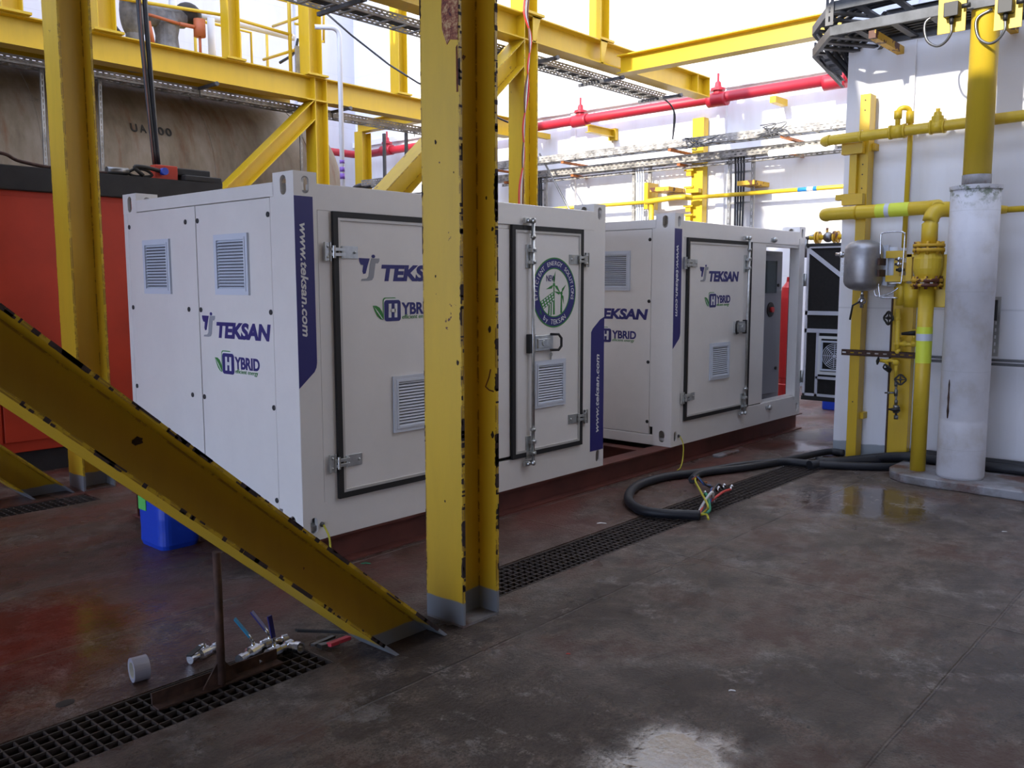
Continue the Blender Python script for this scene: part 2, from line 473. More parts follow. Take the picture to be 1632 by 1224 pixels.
def struct(name, mb, m):
    o = bpy.data.objects.new(name, mb.mesh(name, m)); C.objects.link(o); o['kind'] = 'structure'; ORG[o.name] = V((0, 0, 0)); return o
def boolcut(a, b):
    me1 = bpy.data.meshes.new('t'); me1.from_pydata(a.v, [], a.f); me2 = bpy.data.meshes.new('t'); me2.from_pydata(b.v, [], b.f)
    o1 = bpy.data.objects.new('t', me1); o2 = bpy.data.objects.new('t', me2); C.objects.link(o1); C.objects.link(o2)
    md = o1.modifiers.new('b', 'BOOLEAN'); md.operation = 'DIFFERENCE'; md.object = o2; md.solver = 'EXACT'
    dg = bpy.context.evaluated_depsgraph_get(); r = bpy.data.meshes.new_from_object(o1.evaluated_get(dg))
    out = MB(); out.poly([v.co[:] for v in r.vertices], [tuple(p.vertices) for p in r.polygons])
    for o in (o1, o2): bpy.data.objects.remove(o)
    bpy.data.meshes.remove(r); return out

# lettering: outlines of the built-in font, laid on any plane
_tc = {}
def glyphs(txt, bold=0.0, shear=0.0):
    k = (txt, bold, shear)
    if k in _tc: return _tc[k]
    cu = bpy.data.curves.new('t', 'FONT'); cu.body = txt; cu.size = 1; cu.offset = bold; cu.shear = shear; cu.extrude = .004; cu.resolution_u = 4
    o = bpy.data.objects.new('t', cu); C.objects.link(o)
    dg = bpy.context.evaluated_depsgraph_get(); dg.update()
    r = bpy.data.meshes.new_from_object(o.evaluated_get(dg))
    vs = [v.co[:] for v in r.vertices]; fs = [tuple(p.vertices) for p in r.polygons]
    bpy.data.objects.remove(o); bpy.data.meshes.remove(r)
    _tc[k] = (vs, fs); return _tc[k]
def text(mb, txt, o, u, v, nrm, cap, width=None, bold=.0, shear=0.0, th=.002, center=False):
    # o = baseline start; cap = capital height; width = total width
    vs, fs = glyphs(txt, bold, shear); hv, _ = glyphs('H', bold, 0)
    ch = max(p[1] for p in hv) - min(p[1] for p in hv)
    x0 = min(p[0] for p in vs); x1 = max(p[0] for p in vs)
    sy = cap / ch; sx_ = width / (x1 - x0) if width else sy
    o, u, v, nrm = V(o), V(u), V(v), V(nrm)
    c = (x1 - x0) * sx_ / 2 if center else 0
    ff = fs if u.cross(v).dot(nrm) > 0 else [f[::-1] for f in fs]
    mb.poly([o + u * ((p[0] - x0) * sx_ - c) + v * (p[1] * sy) + nrm * (th if p[2] > 0 else 0) for p in vs], ff)
    return mb
def arc(c, r0, a0, a1, n, rx=1, ry=1):
    return [(c[0] + r0 * rx * math.cos(math.radians(a0 + (a1 - a0) * i / n)), c[1] + r0 * ry * math.sin(math.radians(a0 + (a1 - a0) * i / n))) for i in range(n + 1)]
def smoothpath(pts, n=6):
    pts = [V(p) for p in pts]; out = []
    P_ = [pts[0] * 2 - pts[1]] + pts + [pts[-1] * 2 - pts[-2]]
    for i in range(1, len(P_) - 2):
        a, b, c, d = P_[i - 1], P_[i], P_[i + 1], P_[i + 2]
        for k in range(n):
            t = k / n
            out.append(.5 * ((2 * b) + (c - a) * t + (2 * a - 5 * b + 4 * c - d) * t * t + (3 * b - a - 3 * c + d) * t ** 3))
    return out + [pts[-1]]
def bend(a, c, b, r, n=6):
    # corner points a-c-b with fillet radius r
    a, b, c = V(a), V(b), V(c); p = c + (a - c).normalized() * r; q = c + (b - c).normalized() * r
    return [p * (1 - t) ** 2 + c * 2 * t * (1 - t) + q * t * t for t in [i / n for i in range(n + 1)]]
EX, EY, EZ = V((1, 0, 0)), V((0, 1, 0)), V((0, 0, 1))
# ================================================================ the setting
mb = MB()
TR = (-6.0, 5.05, -1.095, -.745)      # long drain trough
T2 = (-6.0, .02, 2.72, 3.02)          # short trough under the left column
def floor_with(mb):
    ys = [-9.2, -1.095, -.745, 2.72, 3.02, 13.4]
    for i in range(5):
        y0, y1 = ys[i], ys[i + 1]
        if i == 1: sp = [(-30, -6.0), (5.05, 13)]
        elif i == 3: sp = [(-30, -6.0), (.02, 13)]
        else: sp = [(-30, 13)]
        for x0, x1 in sp: mb.box(x0, x1, y0, y1, -.06, 0)
floor_with(mb); struct('floor', mb, 'wet_deck')
mb = MB()
for x0, x1, y0, y1 in (TR, T2): mb.box(x0, x1, y0, y1, -.30, -.28); mb.box(x0, x1, y0 - .01, y0, -.3, -.06); mb.box(x0, x1, y1, y1 + .01, -.3, -.06)
struct('trim_1', mb, 'trough')
mb = MB(); mb.box(11, 11.2, -10, 13.4, 0, 12)
for yy, ww in ((3.33, .16), (8.9, .16), (10.1, .22), (6.5, .10), (-.2, .16)): mb.box(10.94, 11, yy - ww / 2, yy + ww / 2, 0, 12)
mb.box(10.90, 11, -.9, 13.2, 4.95, 5.07)
struct('wall_back', mb, 'white_wall')
mb = MB(); mb.box(-16, 11, 13.2, 13.4, 0, 12)
for xx in (1.0, 5.2, 9.4): mb.box(xx - .08, xx + .08, 13.14, 13.2, 0, 12)
struct('wall_left', mb, 'shaded_wall')
mb = MB(); mb.box(5.6, 10.9, -9, -.885, 0, 8)
mb.box(5.57, 5.6, -1.50, -1.42, 0, 8); struct('wall_right', mb, 'building_wall')
mb = MB(); mb.box(-16, 5.5, -9.4, -9.2, 0, 5.2); struct('bounce_wall', mb, 'bounce_wall_tan')  # unseen wall added behind the camera for its warm bounce light
mb = MB(); mb.box(-15, 3.5, -9.2, -3.3, 4.98, 5.12); mb.box(-15, .40, -3.3, -.6, 4.98, 5.12); mb.box(2.5, 3.5, -3.3, -.6, 4.98, 5.12); mb.box(-15, 4.0, -.6, 2.9, 4.98, 5.12)
struct('shade_deck', mb, 'deck_dark')  # unseen deck overhead; its hatch and edges are shaped to steer the sunlight
mb = MB(); mb.box(-28, -1.8, 3.36, 7.9, 7.2, 7.4); mb.box(-28, 3.2, 7.9, 11.4, 7.2, 7.4); struct('shade_deck', mb, 'deck_dark')  # unseen upper slab, added to keep the sun off the tank and left side

# pitted, rust stained kerb under the pipes at the building wall
mb = MB(); pts = [(4.55, -9.0), (5.565, -9.0), (5.565, -1.62), (5.02, -1.62), (4.86, -1.68), (4.76, -1.80), (4.72, -2.0)]
mb.prism(pts, (0, 0, 0), EX, EY, V((0, 0, .075)))
m = bpy.data.materials.new('kerb'); m.use_nodes = True; n = N(m); g = n.geo()
c = n.ramp(n.noise(g, 5, 6, .6), [(.35, (.15, .135, .13)), (.6, (.29, .29, .31))]); c = n.mix(n.ramp(n.noise(g, 2.6, 7, .7), [(.46, 0), (.58, .9)]), c, (.11, .04, .022))
n.link(c, n.b.inputs['Base Color']); n.b.inputs['Roughness'].default_value = .5; MAT['kerb'] = m
asthing(solo('kerb', mb, 'kerb', 'low rust stained grey kerb under the yellow riser pipe and pale clad pipe', 'kerb', bevel=.02))

# ================================================================ floor gratings
def grating(x0, x1, y0, y1, label, dx=.052, dy=.05, z=-.004):
    b = MB(); h = .032
    b.box(x0, x1, y0 + .003, y0 + .011, z - h, z); b.box(x0, x1, y1 - .011, y1 - .003, z - h, z)
    b.box(x0, x0 + .006, y0, y1, z - h, z); b.box(x1 - .006, x1, y0, y1, z - h, z)
    k = int((y1 - y0) / dy)
    for i in range(1, k): y = y0 + (y1 - y0) * i / k; b.box(x0, x1, y - .003, y + .003, z - h, z - .001)
    k = int((x1 - x0) / dx)
    for i in range(1, k): x = x0 + (x1 - x0) * i / k; b.box(x - .003, x + .003, y0, y1, z - h * .7, z - .003)
    solo('floor_grating', b, 'grate_bar', label, 'grating', 'drain gratings in the deck')
grating(-3.4, -.62, *TR[2:], 'dark steel floor grating under the rusty stand at the lower left')
grating(.42, 3.42, -1.085, -.755, 'long steel floor grating between the yellow column and the bare cable ends', .05, .042)
grating(3.45, 5.0, -1.085, -.755, 'short steel floor grating under the hose beside the building corner', .05, .042)
grating(-3.0, 0.0, T2[2] + .01, T2[3] - .01, 'dark steel floor grating at the foot of the left background column')
mb = MB(); mb.box(-.62, .42, -1.095, -.745, -.06, -.0); mb.box(-.62, .42, -1.095, -.745, -.06, 0)
mb = MB(); mb.box(-.62, .42, -1.095, -.745, -.05, 0); struct('trim_2', mb, 'wet_deck')

# ================================================================ big yellow steelwork
def column(x0, yc, ztop, label, depth=.26, width=.26, m='yellow_column', plate=True, group='yellow H-section columns'):
    t = asthing(thing('steel_column', label, 'column', (x0 + depth / 2, yc, 0), group))
    b = MB(); b.ibeam((x0 + depth / 2, yc, .012), (x0 + depth / 2, yc, ztop), EX, depth, width, .017, .011)
    part('shaft', b, m, t)
    b = MB(); b.box(x0, x0 + depth, yc - width / 2, yc + width / 2, 0, .012)
    part('base_plate', b, 'kerb', t); return t
c1 = column(.04, -1.13, 4.95, 'big chipped yellow steel column in front of the nearer white container')
def chipwrap(mb, p0, p1, inward, thick, tf, n_, big=.10):
    # flaked paint wrapped round the tip of a flange
    p0, p1 = V(p0), V(p1); a = (p1 - p0); L = a.length; a = a / L; inward = V(inward).normalized(); thick = V(thick).normalized()
    for _ in range(n_):
        s_ = random.random() * L; l_ = random.uniform(.006, .03) if random.random() > big else random.uniform(.05, .16)
        k = max(3, int(l_ / .012)); dmax = random.uniform(.002, .007) if l_ < .03 else random.uniform(.006, .014)
        pts = [(0, -.0012), (l_, -.0012)] + [(l_ * (1 - (i + .5) / k), dmax * random.uniform(.25, 1)) for i in range(k)]
        f_ = random.choice((.35, .5, 1, 1)); o_ = random.choice((0, 1 - f_)) * tf
        mb.prism(pts, p0 + a * s_ - thick * .0008 + thick * o_, a, inward, thick * (tf * f_ + .0016))
b = MB(); T_ = .017
chipwrap(b, (.04, -1.26, .14), (.04, -1.26, 3.2), EY, EX, T_, 60)
chipwrap(b, (.04, -1.00, .14), (.04, -1.00, 3.2), -EY, EX, T_, 40)
chipwrap(b, (.283, -1.26, .14), (.283, -1.26, 3.2), EY, EX, T_, 75, .12)
for (y_, z_, r_) in ((-1.235, 1.31, .010), (-1.14, .62, .005), (-1.09, 1.72, .006), (-1.22, 2.2, .004), (-1.10, 2.35, .008)):
    b.prism([(r_ * random.uniform(.6, 1.1) * math.cos(q), r_ * 1.5 * random.uniform(.6, 1.1) * math.sin(q)) for q in [i * math.pi / 5 for i in range(10)]], (.0395, y_, z_), EY, EZ, V((-.0006, 0, 0)))
for (y_, z_, r_) in ((-1.235, .93, .012), (-1.22, 1.46, .013), (-1.20, 2.1, .007), (-1.24, 1.95, .009)):
    b.prism([(r_ * random.uniform(.6, 1.1) * math.cos(q), r_ * 1.6 * random.uniform(.6, 1.1) * math.sin(q)) for q in [i * math.pi / 5 for i in range(10)]], (.2828, y_, z_), EY, EZ, V((-.0006, 0, 0)))
part('rust_stain', b, 'chip_rust', c1)
b = MB(); b.prism([(0, 0), (.012, .0), (.014, .20), (.003, .21)], (.0395, -1.255, 2.56), EY, EZ, V((-.0008, 0, 0)))
b.tube([(.281, -1.225, 1.26), (.280, -1.215, 1.22), (.281, -1.19, 1.17), (.281, -1.215, 1.155), (.281, -1.245, 1.15)], .0035, 6); part('rust_scar', b, 'rust_patch_dark', c1, label='brown rust scar on the column edge')
# rust blister and scars on the nearest flange
b = MB(); ptsr = [(-.05, 2.85), (-.02, 2.78), (.0, 2.80), (.05, 2.79), (.055, 2.98), (.02, 3.0), (-.05, 3.02), (-.055, 2.93)]
b.prism(ptsr, (.0385, -1.205, 0), -EY, EZ, V((-.002, 0, 0)))
m = bpy.data.materials.new('rust_patch'); m.use_nodes = True; n = N(m); g = n.geo()
n.link(n.ramp(n.noise(g, 40, 6, .7), [(.35, (.07, .015, .02)), (.5, (.30, .10, .05)), (.62, (.55, .36, .18))]), n.b.inputs['Base Color']); n.b.inputs['Roughness'].default_value = .7; MAT['rust_patch'] = m
part('rust_scab', b, 'rust_patch', c1, label='dark rust scab near the top of the front flange')
column(.04, 3.23, 6.9, 'chipped yellow column at the left in front of the orange red container', width=.28)
column(5.556, 3.23, 4.66, 'yellow column with red and white wires hanging down it, behind the nearer container', m='yellow_worn')
column(5.62, 7.58, 4.53, 'yellow column behind the near left corner of the nearer container, beside the thin white pipe', .24, .26, m='yellow_paint')
def brace(pn0, pn1, yn, b_, d, label, m='yellow_worn', foot=None):
    # pn0, pn1: upper near flange edge in (x, z); yn: near y
    p0 = V((pn0[0], yn + b_ / 2, pn0[1])); p1 = V((pn1[0], yn + b_ / 2, pn1[1]))
    a = (p1 - p0).normalized(); up = V((-a.z, 0, a.x)); up = up if up.z > 0 else -up
    q = MB(); q.ibeam(p0 - up * d / 2, p1 - up * d / 2, up, d, b_, .014, .010)
    return solo('diagonal_brace', q, m, label, 'brace', 'yellow diagonal braces')
yellow('yellow_brace', (.52, .33, .012), chips=1.1, foot=.085)
b = MB()
def bisect_floor(o, z=0.0):
    me = o.data; bm = bmesh.new(); bm.from_mesh(me); zl = z - o.location.z
    r = bmesh.ops.bisect_plane(bm, geom=list(bm.verts) + list(bm.edges) + list(bm.faces), plane_co=(0, 0, zl), plane_no=(0, 0, -1), clear_outer=True)
    ed = [e for e in r['geom_cut'] if isinstance(e, bmesh.types.BMEdge)]
    try: bmesh.ops.edgeloop_fill(bm, edges=ed)
    except Exception: pass
    bm.to_mesh(me); bm.free(); me.update()
br = brace((-5.2, 4.46), (.30, -.318), -1.26, .26, .215, 'huge chipped yellow brace crossing the lower left down to the big column', 'yellow_brace')
bisect_floor(br, .002)
PB0 = V((-5.2, -1.26, 4.46)); PB1 = V((.30, -1.26, -.318)); ab = (PB1 - PB0).normalized(); ub = V((-ab.z, 0, ab.x)); ub = ub if ub.z > 0 else -ub
b = MB(); s0 = PB0 + ab * ((-2.3 + 5.2) / ab.x); s1 = PB0 + ab * ((-.10 + 5.2) / ab.x)
chipwrap(b, s0 - ub * .014, s1 - ub * .014, EY, ub, .014, 46, .20); chipwrap(b, s0 - ub * .215, s1 - ub * .215 - ab * .3, EY, ub, .014, 40, .20)
wp_ = P(219, 703, 'y', -1.137); b.prism([(.022 * random.uniform(.7, 1.1) * math.cos(q), .017 * random.uniform(.6, 1.1) * math.sin(q)) for q in [i * math.pi / 6 for i in range(12)]], wp_, EX, EZ, V((0, -.0008, 0)))
me_ = b.mesh('rust_stain', 'chip_rust', br.location.copy()); oo = bpy.data.objects.new('rust_stain', me_); C.objects.link(oo); oo.parent = br
br = brace((-5.2, 4.62), (.30, -.285), 3.24 - .13, .26, .215, 'second yellow brace in the shade at the left edge, going down to the left column', 'yellow_brace')
bisect_floor(br, .002)
b1 = brace((1.2, .80), (5.80, 4.865), 3.10, .26, .24, 'yellow brace rising behind the big column to the column with hanging wires', 'yellow_worn')
b2 = brace((2.4, 1.56), (5.90, 4.798), 7.45, .26, .23, 'yellow brace rising above the orange red container to the far left column', 'yellow_paint')

def cutx(o, x):
    me = o.data; bm = bmesh.new(); bm.from_mesh(me)
    bmesh.ops.bisect_plane(bm, geom=list(bm.verts) + list(bm.edges) + list(bm.faces), plane_co=(x - o.location.x, 0, 0), plane_no=(1, 0, 0), clear_outer=True)
    bm.to_mesh(me); bm.free(); me.update()
def cutz(o, z):
    me = o.data; bm = bmesh.new(); bm.from_mesh(me)
    bmesh.ops.bisect_plane(bm, geom=list(bm.verts) + list(bm.edges) + list(bm.faces), plane_co=(0, 0, z - o.location.z), plane_no=(0, 0, 1), clear_outer=True)
    bm.to_mesh(me); bm.free(); me.update()
cutx(b1, 5.554); cutz(b1, 4.652); cutx(b2, 5.618); cutz(b2, 4.518)
def girder(name, p0, p1, up, d, b_, m, label, stiff=(), near=None):
    t = thing(name, label, 'beam', ((p0[0] + p1[0]) / 2, (p0[1] + p1[1]) / 2, (p0[2] + p1[2]) / 2 - d / 2), 'yellow overhead beams'); asthing(t)
    q = MB(); q.ibeam(p0, p1, up, d, b_, .016, .010); part('web_and_flanges', q, m, t)
    for x in stiff:
        q = MB(); q.box(x - .006, x + .006, p0[1] - b_ / 2 + .004, p0[1] + b_ / 2 - .004, p0[2] - d / 2 + .016, p0[2] + d / 2 - .016); part('stiffener', q, m, t)
    return t
gm = girder('overhead_beam', (.3, 3.23, 4.81), (10.13, 3.23, 4.81), EZ, .31, .26, 'yellow_paint', 'yellow overhead beam whose open end stops above the red pipe, cable tray beneath', (9.75, 10.12, 5.57, 5.80))
gl = girder('overhead_beam', (-4, 7.58, 4.70), (10.3, 7.58, 4.70), EZ, .36, .26, 'yellow_paint', 'long yellow overhead beam at upper left above the beige tank', (5.63, 5.85))
gy = girder('overhead_beam', (7.62, 3.10, 4.70), (7.62, -.88, 4.70), EZ, .25, .20, 'yellow_paint', 'sunlit bright yellow beam crossing the white wall to the dark cable ladders')
# gusset plates of the middle beam
for px, part_x in ((1.0, 5.72), (1.0, 7.15)):
    q = MB(); q.prism([(0, 0), (.16, 0), (.05, -.34), (0, -.34)], (part_x, 3.10, 4.99), EX, EZ, V((0, .012, 0)))
    part('gusset', q, 'yellow_paint', gm)
# pad and diaphragm where the upper left column meets its beam
q = MB(); q.box(5.48, 5.95, 7.44, 7.72, 4.512, 4.522); part('seat_plate', q, 'yellow_paint', gl)

# posts of the upper level
def post(x, y, z0, z1, sx_, sy_, label, m='yellow_paint', foot=True):
    t = thing('upper_post', label, 'post', (x, y, z0), 'yellow posts on the upper level')
    q = MB(); q.ibeam((x, y, z0 + .03), (x, y, z1), EX, sx_, sy_, .012, .009); part('shaft', q, m, t)
    q = MB(); q.box(x - sx_ * .8, x + sx_ * .8, y - sy_ * .75, y + sy_ * .75, z0, z0 + .03); part('foot_plate', q, m, t)
    return t
ZT = 4.88
post(4.26, 7.56, ZT, 6.6, .19, .20, 'yellow post on the upper left beam, beside the yellow guard rails')
post(5.64, 7.56, ZT, 6.9, .24, .26, 'stout yellow post on the beam end, above the far left column')
post(7.45, 7.56, ZT, 6.9, .20, .22, 'plain yellow post on the upper left beam right of the thin white pipe')
post(2.42, 7.56, ZT, 6.2, .24, .26, 'yellow post on the upper left beam just right of the left column')
post(1.30, 7.56, ZT, 6.2, .24, .26, 'yellow post on the upper left beam at the left edge of the view')
post(5.70, 3.23, 4.965, 6.8, .24, .24, 'yellow post standing on the middle beam over the column with hanging wires')
post(7.28, 3.23, 4.965, 6.8, .20, .20, 'yellow post standing on the middle beam above its triangular gusset')

# ================================================================ red primer skid beams
def skid(y, label):
    q = MB(); q.ibeam((-.05, y, .0925), (6.92, y, .0925), EZ, .183, .16, .012, .010)
    return solo('skid_beam', q, 'skid_red', label, 'skid beam', 'red brown skid beams')
skid(.085, 'near red brown skid beam carrying the front edge of both white containers')
skid(1.97, 'far red brown skid beam under the back edge of both white containers')
for x, lb in ((3.1, 'short red brown cross beam in the gap, nearer container side'), (3.9, 'short red brown cross beam in the gap, farther container side')):
    q = MB(); q.ibeam((x, .17, .08), (x, 1.885, .08), EZ, .15, .12, .01, .008); solo('skid_cross_beam', q, 'skid_red', lb, 'skid beam')

# ================================================================ the two white containers
ZB = .185; H = 2.115; WY = 2.06
def louver(name, o, u, v, nrm, w_, h_, parent):
    o, u, v, nrm = V(o), V(u), V(v), V(nrm)   # o = lower left corner
    b = MB(); f = .028
    b.ring([(0, 0), (w_, 0), (w_, h_), (0, h_)], [(f, f), (w_ - f, f), (w_ - f, h_ - f), (f, h_ - f)], o, u, v, nrm * .014)
    b.ring([(f * .8, f * .8), (w_ - f * .8, f * .8), (w_ - f * .8, h_ - f * .8), (f * .8, h_ - f * .8)], [(f * 1.3, f * 1.3), (w_ - f * 1.3, f * 1.3), (w_ - f * 1.3, h_ - f * 1.3), (f * 1.3, h_ - f * 1.3)], o, u, v, nrm * .018)
    k = int((h_ - 2 * f) / .0195)
    for i in range(k):
        z = f * 1.2 + (h_ - 2.4 * f) * (i + .15) / k
        b.obox(o + u * f + v * z + nrm * .013, u * (w_ - 2 * f), v * .010 - nrm * .0095, v * .003)
    p = part(name, b, 'vent_plastic', parent)
    b = MB(); b.obox(o + u * f + v * f + nrm * .001, u * (w_ - 2 * f), v * (h_ - 2 * f), nrm * .001)
    part('vent_screen', b, 'vent_dark', p)
def rbox(w_, h_, r, n=4):
    return arc((w_ - r, h_ - r), r, 0, 90, n) + arc((r, h_ - r), r, 90, 180, n) + arc((r, r), r, 180, 270, n) + arc((w_ - r, r), r, 270, 360, n)
def teksan(o, u, v, nrm, parent, k=1.0):
    o, u, v, nrm = V(o), V(u) * k, V(v) * k, V(nrm)
    iw, ih = .158, .155; nv = MB(); gr = MB(); d = nrm * .0015
    nv.prism([(x * iw, y * ih) for x, y in [(0, .87), (.02, .74), (.09, .62), (.21, .60), (.16, .36), (.20, .26), (.31, .28), (.42, .60), (.52, .86)]], o, u, v, d)
    nv.prism([(.70 * iw + .09 * iw * math.cos(a), .945 * ih + .07 * ih * math.sin(a)) for a in [i * math.pi / 5 for i in range(10)]], o, u, v, d)
    gr.prism([(x * iw, y * ih) for x, y in [(.60, .87), (1.0, .87), (.99, .76), (.92, .68), (.80, .68), (.70, .14), (.62, .03), (.46, 0), (.08, 0), (.12, .07), (.36, .09), (.45, .18), (.52, .62)]], o, u, v, d)
    text(nv, 'TEKSAN', o + u * .172 + v * .004, u, v, nrm, .100, .60, .048, .16, .0015)
    part('teksan_lettering', nv, 'navy', parent, label='navy TEKSAN lettering and emblem'); part('teksan_emblem_half', gr, 'logo_gray', parent, label='grey half of the emblem')
def hybrid(o, u, v, nrm, parent):
    # o = lower left of the square H badge
    o, u, v, nrm = V(o), V(u), V(v), V(nrm); d = nrm * .0015; s = .134
    nv = MB(); gn = MB(); wh = MB()
    gn.prism([(p[0] - .010, p[1] + .012) for p in rbox(s - .02, s, .02)], o, u, v, nrm * .001)
    wh.prism([(p[0] - .003, p[1] + .001) for p in rbox(s, s + .005, .02)], o, u, v, nrm * .0013)
    nv.prism(rbox(s, s - .004, .02), o, u, v, nrm * .002)
    for x in (.034, .082): wh.prism([(x, .022), (x + .022, .022), (x + .024, .108), (x + .002, .108)], o, u, v, nrm * .003)
    wh.prism([(.05, .056), (.09, .056), (.09, .076), (.05, .076)], o, u, v, nrm * .003)
    gn.prism([(-.088, .098), (-.060, .097), (-.035, .085), (-.016, .060), (-.006, .030), (-.008, .010), (-.030, .014), (-.055, .035), (-.074, .065)], o, u, v, d)
    wh.prism([(-.080, .092), (-.050, .062), (-.014, .018), (-.016, .014), (-.055, .058)], o, u, v, nrm * .0025)
    text(nv, 'YBRID', o + u * .142 + v * .042, u, v, nrm, .075, .275, .034, 0, .0015)
    text(gn, 'efficient energy', o + u * .146 + v * .012, u, v, nrm, .026, .25, .0, .1, .0015)
    part('hybrid_lettering', nv, 'navy', parent, label='navy YBRID lettering and square badge')
    part('hybrid_green_mark', gn, 'logo_green', parent, label='green leaf and small efficient energy wording')
    part('hybrid_badge_letter', wh, 'logo_white', parent, label='white letter H of the badge')
def hinge(o, sgn, parent):
    # long side hinge, o = centre on the seal; sgn=+1: leaf plate to +x
    x, y, z = o; b = MB()
    b.box(x - .075 * sgn, x - .035 * sgn, y - .010, y, z - .052, z + .052)
    b.box(x - .078 * sgn, x - .070 * sgn, y - .016, y, z - .055, z + .055); b.box(x - .042 * sgn, x - .034 * sgn, y - .016, y, z - .055, z + .055)
    for dz in (-.024, .006): b.box(x - .04 * sgn, x + .06 * sgn, y - .026, y - .010, z + dz, z + dz + .018)
    b.cyl((x - .02 * sgn, y - .022, z - .036), (x - .02 * sgn, y - .022, z + .036), .010, 10)
    b.cyl((x + .045 * sgn, y - .018, z - .034), (x + .045 * sgn, y - .018, z + .034), .008, 10)
    b.box(x + .03 * sgn, x + .165 * sgn, y - .007, y, z - .036, z + .036)
    for dx, dz in ((.14, 0), (-.058, -.03), (-.058, .03)): b.sphere((x + dx * sgn, y - .009, z + dz), .009, 8, 5)
    part('hinge', b, 'zinc', parent, bevel=.0015)
def lock_rod(x, y, parent, hs=-1, sgn=1):
    r = MB(); r.cyl((x, y - .032, .36), (x, y - .032, 2.14), .013, 12)
    for z in (.52, .43, 1.93, 2.02, 1.84, .61): r.cyl((x, y - .032, z - .012), (x, y - .032, z + .012), .020, 12)
    rod = part('lock_rod', r, 'zinc', parent)
    b = MB()
    for z in (.36, 2.135):
        b.box(x - .075, x + .015, y - .022, y, z - .018, z + .018); b.sphere((x - .045, y - .028, z), .018, 8, 6); b.sphere((x - .005, y - .04, z), .020, 8, 6)
    for z in (.475, 1.88):
        b.box(x - .05, x + .0, y - .012, y, z - .085, z + .085); b.box(x - .026, x + .026, y - .045, y - .005, z + .03, z + .055); b.box(x - .026, x + .026, y - .045, y - .005, z - .055, z - .03)
    parts('rod_bracket', b, 'zinc', rod, .02, bevel=.002)
    b = MB(); z = 1.245; s = sgn
    b.box(x + .01 * s, x + .235 * s, y - .030, y, z - .055, z + .058)
    b.box(x + .05 * s, x + .19 * s, y - .040, y - .028, z - .035, z + .032); b.cyl((x + .115 * s, y - .048, z), (x + .115 * s, y - .03, z), .022, 14)
    part('lock_box', b, 'zinc', rod, bevel=.004)
    b = MB(); b.box(x - .04, x + .02, y - .036, y, z - .068, z + .07)
    b.tube([(x + .20 * s, y - .035, z + .062), (x + .27 * s, y - .055, z + .060), (x + .295 * s, y - .062, z + .03), (x + .295 * s, y - .062, z - .03), (x + .27 * s, y - .055, z - .058), (x + .20 * s, y - .035, z - .056)], .010, 8)
    part('lock_handle', b, 'black_plastic', rod)
def casting_mesh():
    a = MB(); a.box(-.078, .078, -.089, .089, -.09, .085)
    c = MB(); c.box(-.066, .066, -.077, .077, -.078, .073)
    a.poly(c.v, [f[::-1] for f in c.f])
    return a
def casting(cx_, cy_, z0, parent, top=True):
    w_, d_, h_ = .156, .20, .175
    h_ = .135 if top else .175
    a = MB(); a.box(cx_ - w_ / 2, cx_ + w_ / 2, cy_ - d_ / 2, cy_ + d_ / 2, z0, z0 + h_)
    c = MB(); c.box(cx_ - w_ / 2 + .014, cx_ + w_ / 2 - .014, cy_ - d_ / 2 + .014, cy_ + d_ / 2 - .014, z0 + .014, z0 + h_ - .014)
    a = boolcut(a, c)
    def slot(r, L): return [(r * math.cos(t), r * math.sin(t) + (L / 2 if math.sin(t) >= 0 else -L / 2)) for t in [math.pi * (i + .5) / 8 for i in range(16)]]
    zc = z0 + h_ * (.46 if top else .52)
    c = MB(); c.prism(slot(.026, .045), (cx_ + (.0), cy_ - d_, zc), EX, EZ, V((0, d_ * 2, 0)))
    a = boolcut(a, c)
    c = MB(); c.prism(slot(.030, .050), (cx_ - w_, cy_ , zc), EY, EZ, V((w_ * 2, 0, 0)))
    a = boolcut(a, c)
    part('corner_casting', a, 'container_white', parent, bevel=.0)
    return

